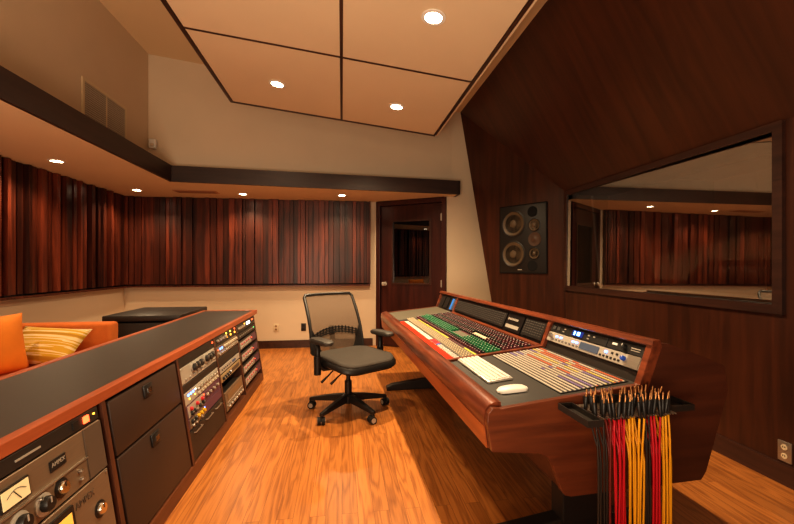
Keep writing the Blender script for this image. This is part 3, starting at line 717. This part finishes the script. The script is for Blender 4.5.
def seat_ring(sc_, z, drop):
    return [(x*sc_, y*sc_-.02, z-drop*max(0, -(y+.05))**2*1.6) for x, y in rrect(.56, .54, .13)]
b = MB(); loft(b, [seat_ring(.94, .40, .4), seat_ring(1.0, .415, .4), seat_ring(1.0, .435, .4), seat_ring(.96, .452, .4)]); b.build('seat_shell', M_blackplastic, ch, smooth=True)
b = MB(); loft(b, [seat_ring(.955, .448, .4), seat_ring(.94, .468, .4), seat_ring(.86, .476, .4)]); b.build('seat', M_seat, ch, smooth='all')
# backrest: leaning frame, woven mesh, lumbar bar
def bp(x, h): # h 0..1 up the back
    return Vector((x, .255+.17*h-.035*math.sin(math.pi*h)-.5*x*x, .45+.48*h))
def backw(h): return .258-.015*h
path = [bp(backw(0)*s_, .0) for s_ in (-.9, -.3, .3, .9)]
path += [bp(backw(h), h) for h in lin(.04, .96, 9)]
path += [bp(backw(1)*s_, 1.0+.006*(1-s_*s_)) for s_ in (.93, .5, 0, -.5, -.93)]
path += [bp(-backw(h), h) for h in lin(.96, .04, 9)]
b = MB(); b.tube(path, .014, 8, closed=True)
for s_ in (-1, 1):    # the frame thickens towards the bottom
    q = [(s_*backw(h), s_*(backw(h)-w_), h) for h, w_ in zip(lin(0, .42, 7), (.11, .085, .07, .06, .045, .03, .012))]
    for (xa, xb, h0), (xc, xd, h1) in zip(q, q[1:]):
        P_ = [bp(xa, h0), bp(xb, h0), bp(xd, h1), bp(xc, h1)]; o1 = Vector((0, .012, 0)); b.hexa([p-o1 for p in P_]+[p+o1 for p in P_])
bf = b.build('backrest_frame', M_blackplastic, ch, smooth=True)
b = MB(); N = 10; G = [[b.bm.verts.new(bp(backw(h)*u, h)+Vector((0, -.002, 0))) for u in lin(-1, 1, N+1)] for h in lin(.02, .99, N+1)]
for i in range(N):
    for j in range(N): b._f([G[i][j], G[i][j+1], G[i+1][j+1], G[i+1][j]])
b.build('backrest_mesh', M_weave, ch, smooth='all')
# arched, slotted lumbar bar
b = MB(); N = 14
for i in range(N):
    us = lin(-.9, .9, N+1); arch = lambda u: -.12*u*u
    for (ha, hb) in ((.33, .352), (.37, .392), (.41, .432)):
        q = [bp(backw(.3)*us[i], ha+arch(us[i])), bp(backw(.3)*us[i+1], ha+arch(us[i+1])), bp(backw(.3)*us[i+1], hb+arch(us[i+1])), bp(backw(.3)*us[i], hb+arch(us[i]))]
        o1 = Vector((0, -.008, 0)); b.hexa([p+o1 for p in q]+[p+o1*2.2 for p in q])
    b.cbox(bp(backw(.3)*us[i], .381+arch(us[i]))+Vector((0, -.013, 0)), (.008, .008, .062))
b.build('lumbar_support', M_blackplastic, ch)
b = MB(); b.tube([(0, .12, .38), (0, .27, .39), (0, .31, .44), (0, .345, .66)], [.025, .028, .03, .02], 8); b.build('back_bracket', M_blackplastic, ch, smooth='all')
for s_ in (-1, 1):
    b = MB(); b.tube([(s_*.12, .02, .375), (s_*.26, .03, .38), (s_*.305, .035, .41), (s_*.31, .04, .50), (s_*.31, .04, .585)], [.018, .02, .022, .022, .02], 8); am = b.build('armrest', M_blackplastic, ch, smooth='all')
    b = MB(); loft(b, [[(s_*.30+x, y+.0, z) for x, y in rrect(.095*k, .27*k, .045*k)] for k, z in ((.9, .585), (1, .595), (1, .61), (.88, .62))]); b.build('arm_pad', mat('arm_pad', rgb(58, 54, 50), .55), am, smooth=True)
    b = MB(); b.cyl((s_*.31, .04, .34), (s_*.31, .04, .48), .028, .03, 10); b.build('arm_sleeve', M_blackplastic, am, smooth=True)
b = MB(); b.box((-.12, -.12, .355), (.12, .14, .40)); b.build('tilt_mechanism', M_blackplastic, ch, bevel=.015)
for s_, y_, z_ in ((-1, -.06, .29), (-1, .08, .27)):
    b = MB(); b.tube([(s_*.1, y_, .37), (s_*.2, y_-.02, z_+.04), (s_*.27, y_-.03, z_)], [.006, .006, .011], 8); b.build('lever', M_blackplastic, ch, smooth='all')
b = MB(); b.cyl((0, 0, .1), (0, 0, .25), .03); b.cyl((0, 0, .25), (0, 0, .36), .018); b.build('gas_column', M_blackplastic, ch, smooth=True)
b = MB(); b.lathe([(.05, .075), (.055, .13), (.035, .15)], 16); b.build('base_hub', M_blackplastic, ch, smooth=True)
for c_ in children(ch):
    if c_.name.split('.')[0] not in ('gas_column', 'base_hub'): c_.location = UP
base_leg = base_cast = None
for k in range(5):
    a = R(10+72*k-27)
    if k == 0:
        b = MB(); secs = []
        for (r_, z, hw, hh) in ((.03, .115, .028, .03), (.15, .105, .024, .024), (.27, .088, .02, .016), (.335, .078, .018, .012)):
            secs.append([(r_, -hw, z-hh), (r_, hw, z-hh), (r_, hw*.8, z+hh), (r_, -hw*.8, z+hh)])
        loft(b, secs); base_leg = b.build('base_leg', M_blackplastic, ch, bevel=.004)
        b = MB()
        b.cyl((0, 0, .05), (0, 0, .075), .008); b.mi = 0
        for s_ in (-1, 1):
            T = Matrix.Translation((-.012, s_*.016, .0285)) @ Matrix.Rotation(R(90), 4, 'X')
            b.mi = 0; b.lathe([(.0285, -.012), (.0285, .012)], 16, T); b.mi = 1; b.lathe([(.019, -.0135), (.019, .0135)], 14, T)
        b.mi = 0; b.box((-.03, -.006, .03), (.01, .006, .058))
        base_cast = b.build('caster', [M_rubber, M_silver], ch)
        L_, C_ = base_leg, base_cast
    else:
        L_ = base_leg.copy(); COL.objects.link(L_); C_ = base_cast.copy(); COL.objects.link(C_); L_.parent = C_.parent = ch
    L_.rotation_euler = (0, 0, a); C_.location = (.33*math.cos(a), .33*math.sin(a), 0); C_.rotation_euler = (0, 0, a+R(40*(k-2)))

# ------------------------------------------------------------------ mixing console
cn = thing('mixing_console', 'large rosewood-framed recording console with coloured knobs on dark steel legs', 'mixing console', (.545, 1.42, 0), (0, 0, R(1.9)))
LEN = 3.08
# side profile (depth a, height z)
def zs(a): return .740+(a-.047)*(.062/.579)
ST = math.atan(.062/.579)
body = [(.055, .595), (.235, .572), (.262, .55), (.315, .415), (.345, .39), (.93, .40), (.955, .43), (1.045, .76), (1.02, .86), (.95, .90), (.78, .95), (.73, .80), (.64, .785), (.05, .725)]
b = MB(); b.prism([(a*1.0, z-.003) for a, z in body], .03, LEN-.03, 'Y'); b.build('tub', M_consshade, cn)
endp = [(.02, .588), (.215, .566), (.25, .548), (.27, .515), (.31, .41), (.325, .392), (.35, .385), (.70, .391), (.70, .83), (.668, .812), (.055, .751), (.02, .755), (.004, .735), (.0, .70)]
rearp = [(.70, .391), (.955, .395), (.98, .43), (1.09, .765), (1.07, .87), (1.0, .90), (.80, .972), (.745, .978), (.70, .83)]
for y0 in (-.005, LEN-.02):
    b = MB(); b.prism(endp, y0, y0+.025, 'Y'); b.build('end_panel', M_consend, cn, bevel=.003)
    b = MB(); b.prism(rearp, y0+.002, y0+.023, 'Y'); b.build('shaded_end_panel', M_consshade, cn)  # rear part of the end panel, its shade painted as darker wood
# bolster: rounded arm rest with a plain lower face
bol = [(.02, .588), (.0, .70), (.004, .735), (.02, .757), (.047, .766), (.07, .765), (.074, .74), (.055, .60)]
b = MB(); b.prism(bol, .03, LEN-.03, 'Y'); b.build('armrest_bolster', M_conswood, cn, smooth=True)
b = MB(); b.prism([(.016, .592), (.0035, .675), (.0, .675), (.0125, .588)], .03, LEN-.03, 'Y'); b.build('lower_fascia', wood('fascia_orange', rgb(186, 104, 56), rgb(150, 78, 42), .4, 'Y', 4), cn)
# work surface plates
def plate(name, a0, a1, b0, b1, m, lift=.004, th=.004, par=None):
    q = MB(); q.hexa([(a0, b0, zs(a0)+lift-th), (a1, b0, zs(a1)+lift-th), (a1, b1, zs(a1)+lift-th), (a0, b1, zs(a0)+lift-th), (a0, b0, zs(a0)+lift), (a1, b0, zs(a1)+lift), (a1, b1, zs(a1)+lift), (a0, b1, zs(a0)+lift)])
    return q.build(name, m, par or cn)
plate('desk_surface', .07, .665, .012, .745, M_surface, .004, .02)
plate('mixer_surface', .07, .665, .765, 2.44, M_surface, .004, .02)
plate('patch_surface', .07, .665, 2.44, LEN-.03, M_taupe, .004, .02)
plate('wood_divider', .06, .665, .735, .765, M_conswood, .014, .03)
plate('front_lip', .062, .076, .765, LEN-.03, M_conswood, .010, .03)
# patchbay: label strips between jack rows
pb = plate('patchbay', .335, .648, .045, .72, M_blackplastic, .008, .006)
tapes = [M_cream, M_cream, M_cream, M_cream, M_tape_y, M_cream, M_tape_o, M_tape_y, M_cream, M_tape_o, M_tape_v, M_cream, M_tape_y, M_tape_o, M_cream, M_tape_o]
NS = 15
def tape_mat(base, alt, name):
    m = mat(name, base, .6); nt = m.node_tree; n = nt.nodes; l = nt.links
    n['Mapping'].inputs['Scale'].default_value = (.3, 6, .3); n['Noise Texture'].inputs['Scale'].default_value = 1.2; n['Noise Texture'].inputs['Detail'].default_value = 1
    rp = n['Color Ramp']; rp.color_ramp.interpolation = 'CONSTANT'; rp.color_ramp.elements[0].color = base; rp.color_ramp.elements[0].position = 0; rp.color_ramp.elements[1].position = .52; rp.color_ramp.elements[1].color = alt
    return m
cw, cy_, co_, cv_ = rgb(206, 198, 184), rgb(214, 196, 112), rgb(206, 112, 74), rgb(140, 124, 176)
TM = [tape_mat(cw, cw, 'tape_a'), tape_mat(cw, cv_, 'tape_b'), tape_mat(cy_, cw, 'tape_c'), tape_mat(co_, cw, 'tape_d'), tape_mat(co_, cy_, 'tape_e'), tape_mat(cw, co_, 'tape_f')]
order = (0, 0, 0, 0, 0, 1, 0, 1, 3, 0, 2, 1, 4, 3, 5)
for i in range(NS):
    a = .340+i*.0205
    plate('label_strip', a, a+.0072, .05, .715, TM[order[i]], .0105, .003, pb)
b = MB()
for i in range(NS):
    a = .340+i*.0205+.0143
    for k in range(48):
        yy = .07+k*.0135; z = zs(a)+.0082; b.quad((a-.002, yy, z), (a+.002, yy, z), (a+.002, yy+.005, z), (a-.002, yy+.005, z))
o = b.build('jack', M_brass, pb); o['kind'] = 'stuff'
# mixer strips
FAR = 2.28
plate('fader_strip', .077, .123, .775, FAR, M_red, .012, .006)
plate('white_line', .123, .128, .775, FAR, M_cream, .009, .006)
plate('scribble_strip', .128, .160, 1.36, FAR, M_cream, .009, .006)
plate('crimson_panel', .128, .168, 1.20, 1.36, M_crimson, .009, .006); plate('blue_panel', .135, .160, 1.155, 1.195, M_blue, .010, .006)
plate('button_panel', .172, .255, .775, FAR, M_taupe, .007, .006)
plate('yellow_line', .258, .268, 1.32, FAR, M_yellow, .009, .006); plate('maroon_line', .258, .268, .98, 1.32, M_maroon, .009, .006); plate('yellow_line', .258, .268, .775, .98, M_yellow, .009, .006)
plate('grey_module', .36, .42, 1.28, 1.52, M_taupe, .007, .006); plate('maroon_line', .42, .43, 1.1, 1.5, M_maroon, .009, .006); plate('cream_label', .46, .49, 1.12, 1.36, M_ivory, .010, .006)
plate('maroon_line', .622, .632, .775, 2.42, M_maroon, .010, .006)
plate('green_line', .40, .42, 2.30, 2.55, M_green, .010, .006)
def knob_up(r, h, m, cap=None, name='knob', seg=8):
    b = MB(); b.lathe([(r, 0), (r*.92, h*.8), (r*.7, h)], seg)
    if cap: b.mi = 1; b.box((-r*.15, -r*.8, h), (r*.15, 0, h*1.04))
    o = b.build(name, [m, cap or m], None, smooth=True); me = o.data; bpy.data.objects.remove(o); return me
kg = knob_up(.0105, .018, M_green, M_white); km = knob_up(.0105, .018, M_maroon, M_white); kb = knob_up(.0105, .018, M_blackplastic, M_white); kt = knob_up(.0065, .01, M_ivory, seg=6); kw = knob_up(.009, .010, M_white, seg=6); kr = knob_up(.0105, .018, M_crimson, M_white)
KM = {'g': kg, 'm': km, 'b': kb, 't': kt, 'w': kw, 'r': kr}
rows = [(.288, 'm'), (.312, 'b'), (.338, 'g'), (.362, 'g'), (.386, 'g'), (.410, 'g'), (.440, 'b'), (.464, 'm'), (.488, 'b'), (.512, 'b'), (.536, 'm'), (.560, 'b'), (.584, 'm'), (.606, 'b')]
allk = []
nb = 44
for j in range(nb):
    yb = .79+j*(2.42-.79)/(nb-1)
    for (a, c) in rows:
        if 1.28 < yb < 1.52 and .355 < a < .425: continue
        if 1.12 < yb < 1.36 and .455 < a < .495: continue
        cc = c
        if yb < 1.05 and c == 'b' and a > .43 and rng.random() < .25: cc = 'm'
        if yb < 1.1 and c == 'm' and a < .3: cc = 'm'
        allk.append((yb, a, cc))
    for a in (.185, .203, .221, .239): allk.append((yb, a, 't'))
    if yb < 1.15:
        for a in (.136, .152): allk.append((yb, a, 'w'))
allk.sort(key=lambda q: q[0]+.02*q[1])
rot_up = Euler((0, -ST, 0)).to_matrix().to_4x4()
for (yb, a, c) in allk[:100]: link('knob', KM[c], cn, (a, yb, zs(a)+.0035), (0, -ST, 0))
mt_ = [M_green, M_maroon, M_blackplastic, M_ivory, M_white]; ix = {'g': 0, 'm': 1, 'b': 2, 't': 3, 'w': 4}
b = MB()
for (yb, a, c) in allk[100:]:
    b.mi = ix[c]; r, h = {'t': (.0065, .01), 'w': (.009, .01)}.get(c, (.0105, .018))
    T = Matrix.Translation((a, yb, zs(a)+.0035)) @ rot_up
    b.lathe([(r, 0), (r*.92, h*.8), (r*.7, h)], 7, T)
    if c in 'gmb': b.mi = 4; b.box((-r*.8, -r*.15, h), (0, r*.15, h*1.04), T)
o = b.build('knob', mt_, cn); o['kind'] = 'stuff'
# meter bridge: face plane leaning back, posts and top rail
BA0, BZ0, BA1, BZ1 = .664, .812, .735, .967
bt = math.atan((BA1-BA0)/(BZ1-BZ0)); BL = math.hypot(BA1-BA0, BZ1-BZ0)
b = MB(); b.prism([(.712, .966), (.708, .972), (.716, .991), (.748, .992), (.756, .966)], -.012, LEN+.012, 'Y'); b.build('top_rail', M_conswood, cn, smooth=True)
b = MB(); b.prism([(BA0+.008, BZ0-.02), (BA1+.008, BZ1+.002), (.80, .96), (.76, .8)], .03, LEN-.03, 'Y'); b.build('bridge_panel', M_blackpaint, cn)
for y0, wdt in ((-.005, .032), (.735, .03), (2.44, .03), (LEN-.03, .032)):
    b = MB(); b.prism([(BA0-.016, BZ0-.03), (BA1-.018, BZ1-.001), (BA1+.03, BZ1-.001), (BA0+.03, BZ0-.03)], y0, y0+wdt, 'Y'); b.build('bridge_post', M_conswood, cn, bevel=.002)
plate('bridge_sill', .636, .668, .765, 2.44, M_conswood, .016, .02)
def br(y, s_): return (BA0+(BA1-BA0)*s_/BL, y, BZ0+(BZ1-BZ0)*s_/BL)
BROT = (-bt, 0, R(-90))
def bpart(name, yl, s0, w_, h_, m, d_=.004, par=None):   # yl = far end (left as seen), s0 bottom
    q = MB(); q.box((0, -d_, 0), (w_, .006, h_)); return q.build(name, m, cn, loc=br(yl, s0), rot=BROT)
mp_ = bpart('meter_panel', 2.43, .03, 1.12, .115, M_blackplastic); mp2_ = bpart('meter_panel', 1.03, .03, .25, .115, M_blackplastic)
for P_, n_m, wtot in ((mp_, 36, 1.12), (mp2_, 8, .25)):
    b = MB()
    for k in range(n_m):
        x = .01+k*(wtot-.02)/n_m
        for z in (.018, .034, .05, .066, .082, .098): b.box((x+.002, -.006, z), (x+.02, -.004, z+.004))
    b.build('meter_scale', mat('meter_grey', rgb(96, 92, 88), .5), P_)
lp = bpart('logo_panel', 1.29, .022, .24, .125, mat('logo_black', rgb(26, 24, 24), .3))
b = MB(); b.lathe([(.010, 0), (.010, .002)], 14, Matrix.Translation((.03, -.004, .085)) @ Matrix.Rotation(R(90), 4, 'X'))
for k in range(6): b.box((.048+k*.021, -.006, .078), (.048+k*.021+.016, -.004, .093))
b.build('logo_mark', M_silver, lp)
b = MB(); b.box((.02, -.006, .02), (.21, -.004, .045)); b.build('logo_bar', M_silver, lp)
for k in range(4): bpart('blue_display' if k in (0, 1) else 'channel_module', 2.60-k*.0-.0 if k == 0 else (2.55, 2.82, 2.96)[k-1], .02, (.06, .05, .12, .1)[k], .12, (M_bluescreen, M_lcd, M_blackplastic, M_blackplastic)[k])
# legs
for y in (.30, 2.62):
    b = MB(); loft(b, [[(a, y-.04, z0), (a, y+.04, z0), (a, y+.04, z1), (a, y-.04, z1)] for a, z0, z1 in ((.0, .0, .035), (.06, 0, .06), (.55, .0, .12), (.62, .0, .14), (.98, 0, .06))]); b.build('foot', M_blackpaint, cn, bevel=.006)
    b = MB(); b.box((.48, y-.05, .1), (.72, y+.05, .40)); b.build('leg', M_blackpaint, cn, bevel=.006)
b = MB(); b.box((.56, .34, .2), (.62, 2.58, .27)); b.build('stretcher', M_blackpaint, cn)

# rack gear in the console bridge
CR = cn.matrix_world
bpy.context.view_layer.update()
CM = Matrix.Translation((.545, 1.42, 0)) @ Matrix.Rotation(R(1.9), 4, 'Z')
def bridge_thing(name, label, cat, yl, s0):
    t = thing(name, label, cat, CM @ Vector(br(yl, s0)), (-bt, 0, R(-90)+R(1.9))); return t
class BGear(Gear):
    def __init__(s, name, label, cat, yl, s0, w, h, m):
        super().__init__(name, label, cat, 0, 0, w, h, m, depth=.03, root=bridge_thing(name, label, cat, yl, s0))
g = BGear('clock_unit', 'black rack unit with glowing blue digits in the near end of the console bridge', 'rack unit', .73, .107, .47, .046, M_blackplastic)
sc = g.rect('display', .25, .024, .085, .03, mat('display_dark', rgb(10, 16, 40), .3, emit=(.02, .06, .4, 1), estr=.6), .004)
def seven(b, x, z, w_, h_, segs, t_=.0022):
    S = {'a': ((0, h_-t_), (w_, h_)), 'b': ((w_-t_, h_/2), (w_, h_)), 'c': ((w_-t_, 0), (w_, h_/2)), 'd': ((0, 0), (w_, t_)), 'e': ((0, 0), (t_, h_/2)), 'f': ((0, h_/2), (t_, h_)), 'g': ((0, h_/2-t_/2), (w_, h_/2+t_/2))}
    for q in segs: (x0, z0), (x1, z1) = S[q]; b.box((x+x0, -.0055, z+z0), (x+x1, -.004, z+z1))
b = MB(); seven(b, -.028, -.010, .012, .02, 'abgcd', .003); seven(b, -.008, -.010, .012, .02, 'bc', .003); seven(b, .010, -.010, .012, .02, 'abcdefg', .003); b.build('digits', emis('digit_blue', (.25, .6, 1, 1), 6), sc)
g.leds(M_silver, (.14, .34, .38), .03, .012, .006); g.leds(M_silver, (.13, .34), .014, .012, .005); g.leds(mat('dk_button', rgb(60, 58, 56), .5), (.04, .08), .024, .026, .022)
g = BGear('headphone_unit', 'small black rack unit with a black knob and white mark, right of the blue digits', 'rack unit', .255, .107, .225, .046, M_blackplastic)
g.add('knob', K['black'], .11, .024); g.rect('label_mark', .05, .026, .03, .01, M_white); g.rect('label_mark', .175, .028, .05, .004, M_silver); g.rect('label_mark', .175, .018, .05, .003, M_silver)
g = BGear('converter_unit', 'silver rack unit with grey screen and blue-lit buttons in the console bridge', 'rack unit', .73, .048, .70, .057, M_silver)
g.rect('display', .37, .03, .14, .036, M_lcd, .004); g.rect('side_block', .66, .029, .07, .055, M_steel, .004)
g.leds(M_ledblue, (.09, .13, .24, .27), .036, .016, .008); g.leds(M_ledblue, (.49,), .038, .014, .01); g.leds(mat('btn_grey', rgb(110, 106, 104), .5), lin(.06, .28, 8), .018, .014, .008); g.leds(M_blackplastic, lin(.46, .58, 6), .016, .01, .01); g.leds(M_blackplastic, (.53, .56), .04, .01, .01)
g.add('knob', K['silver'], .04, .034); g.add('knob', K['blue'], .605, .032); g.ears(M_blackplastic)

# keyboard and mouse
KR = Euler((0, -ST, R(1.9)), 'XYZ')
kbM = CM @ Matrix.Translation((.19, .505, zs(.19)+.005)) @ Matrix.Rotation(-ST, 4, 'Y') @ Matrix.Rotation(R(-90), 4, 'Z')
t = thing('keyboard', 'slim white computer keyboard lying on the console in front of the mixer', 'keyboard'); t.matrix_world = kbM
b = MB(); b.rbox((0, 0, .006), (.43, .125, .012), .004, 2); b.build('case', mat('kb_alu', rgb(206, 200, 190), .4, metal=.3), t, smooth=True)
km_ = None
def keymesh(w_):
    q = MB(); q.rbox((0, 0, .002), (w_, .0165, .005), .0015, 1); o = q.build('key', M_white, None); me = o.data; bpy.data.objects.remove(o); return me
k1, kx, ks = keymesh(.0185), keymesh(.0315), keymesh(.12)
for r_ in range(5):
    y = .048-r_*.0235
    xs = lin(-.198, .198, 19)
    for x in xs: 
        if r_ == 4 and -.13 < x < .02: continue
        link('key', k1, t, (x, y, .0125))
link('key', ks, t, (-.053, .048-4*.0235, .0125))
moM = CM @ Matrix.Translation((.185, .165, zs(.185)+.0045)) @ Matrix.Rotation(-ST, 4, 'Y') @ Matrix.Rotation(R(-98), 4, 'Z')
t = thing('computer_mouse', 'white low-profile computer mouse on the console near the patchbay', 'mouse'); t.matrix_world = moM
b = MB(); secs = []
for k in range(9):
    u = -1+2*k/8; wv = .034*math.sqrt(max(.02, 1-u**6*.9)); hh = .004+.017*math.sqrt(max(0.0, 1-(u*.98)**2))
    secs.append([(wv*math.cos(R(180*i/8))*(1), u*.066, .003+hh*math.sin(R(180*i/8))**.7) for i in range(9)])
loft(b, secs); b.build('shell', M_white, t, smooth=True)
b = MB(); b.rbox((0, 0, .002), (.056, .118, .004), .0015, 1); b.build('base', M_silver, t)

# ------------------------------------------------------------------ patch cable holder and cables at the near end of the console
hz_ = .752
hd = thing('cable_holder', 'black metal patch cable rack with comb and two end trays on the console end', 'cable rack', CM @ Vector((.54, -.006, hz_)), (0, 0, R(1.9)))
X0, X1 = -.25, .26
b = MB(); b.box((-.14, -.010, -.03), (.15, 0, .03)); b.build('mounting_bracket', M_blackpaint, hd)
b = MB()
for k in range(26):
    x = -.192+k*.324/25; b.box((x-.0018, -.155, -.003), (x+.0018, -.03, .001))
b.box((-.195, -.034, -.003), (.135, -.008, .001)); b.build('comb', M_steel, hd)
for (xa, xb) in ((-.255, -.196), (.137, .255)):
    b = MB(); ya, yb_ = (-.19, -.012) if xa < 0 else (-.115, -.012)
    b.box((xa, ya, -.012), (xb, yb_, -.008)); b.box((xa, ya, -.008), (xa+.004, yb_, .012)); b.box((xb-.004, ya, -.008), (xb, yb_, .012)); b.box((xa+.004, ya, -.008), (xb-.004, ya+.004, .012)); b.box((xa+.004, yb_-.004, -.008), (xb-.004, yb_, .012)); b.build('tray', M_blackpaint, hd)
bun = [('black', 6, -.19, -.138, M_cab_blk, 'black patch cable in the left end bunch on the cable rack'),
       ('darkred', 3, -.138, -.124, M_cab_drk, 'dark brownish-red patch cable between the black bunch and left red bunch'),
       ('red', 9, -.124, -.064, M_cab_red, 'bright red patch cable in the left red bunch on the cable rack'),
       ('yellow', 11, -.062, .008, M_cab_yel, 'yellow patch cable in the middle yellow bunch on the cable rack'),
       ('black', 5, .012, .034, M_cab_blk, 'black patch cable in the bunch between middle yellow and right red cables'),
       ('red', 8, .037, .074, M_cab_red, 'bright red patch cable in the right red bunch on the cable rack'),
       ('yellow', 8, .077, .123, M_cab_yel, 'yellow patch cable in the right end bunch on the cable rack')]
b = MB(); b.lathe([(.0045, -.012), (.0066, 0), (.0066, .046), (.0045, .05)], 10); o = b.build('plug', M_blackplastic, smooth=True); plug_me = o.data; bpy.data.objects.remove(o)
b = MB(); b.lathe([(.0030, .05), (.0030, .066), (.0022, .068), (.0032, .071), (.0014, .077)], 10); o = b.build('plug_tip', M_brass, smooth=True); tip_me = o.data; bpy.data.objects.remove(o)
gnames = {}
for bi, (cn_, n, xa, xb, m, lab) in enumerate(bun):
    for k in range(n):
        x = xa+(xb-xa)*(k+.5)/n; yy = (-.145, -.105, -.065)[(k*2) % 3]+rng.uniform(-.010, .010)
        wp = CM @ Vector((.54+x, -.006+yy, hz_+.003))
        t = thing('patch_cable', lab, 'cable', wp, (0, 0, R(1.9)), ('first ', 'second ', 'third ', 'fourth ', 'fifth ', 'sixth ', 'seventh ')[bi]+'bunch of '+('dark red' if cn_ == 'darkred' else cn_)+' patch cables')
        mid = (xa+xb)/2
        pts = []; ph = rng.uniform(0, 6); am = rng.uniform(.002, .009); pull = rng.uniform(.0, .5)
        zb = -.66-rng.uniform(0, .05)
        for i in range(13):
            s_ = i/12; z = -.002+zb*s_
            dx = (mid-x)*pull*math.sin(math.pi*min(1, s_*1.1))*.6+am*math.sin(ph+5*s_)*s_*1.4
            dy = (-.148-yy)*min(1, s_*5)**.7+am*math.cos(ph+4*s_)*s_*1.2+(k % 3)*.004
            pts.append((dx, dy, z))
        pts[0] = (0, 0, -.002)
        b = MB(); b.tube(pts, (.0037 if cn_ != 'black' else .0030), 6); b.build('cord', m, t, smooth='all')
        tl = (rng.uniform(-.09, .09), rng.uniform(-.12, .12), 0)
        if bi == 6 and k == n-1: tl = (0, .42, 0)
        pl = link('plug', plug_me, t, (0, 0, 0), tl); link('plug_tip', tip_me, pl)

# ------------------------------------------------------------------ lights
def area(name, loc, rot, size, power, color=WARM, sy=None):
    la = bpy.data.lights.new(name, 'AREA'); la.energy = power; la.color = color; la.size = size
    if sy: la.shape = 'RECTANGLE'; la.size_y = sy
    o = bpy.data.objects.new(name, la); COL.objects.link(o); o.location = loc; o.rotation_euler = rot
    return o
area('rear_fill', (-.4, -1.0, 2.3), (R(62), 0, R(5)), 1.8, 15, (1, .76, .5), 1.0)  # unseen soft fill added behind the camera, not a room fixture
area('rear_up_fill', (-.8, -.6, .9), (R(150), 0, 0), 1.6, 125, (1, .78, .56))  # unseen fill added behind the camera, aimed up to brighten cloud and upper walls
wd = bpy.data.worlds.new('world'); SC.world = wd; wd.use_nodes = True
wd.node_tree.nodes['Background'].inputs['Color'].default_value = (1, .74, .5, 1); wd.node_tree.nodes['Background'].inputs['Strength'].default_value = .25
SC.view_settings.view_transform = 'Standard'; SC.view_settings.look = 'Medium High Contrast'; SC.view_settings.exposure = -.04
SC.cycles.max_bounces = 8; SC.cycles.diffuse_bounces = 5; SC.cycles.transparent_max_bounces = 16; SC.cycles.sample_clamp_indirect = 6
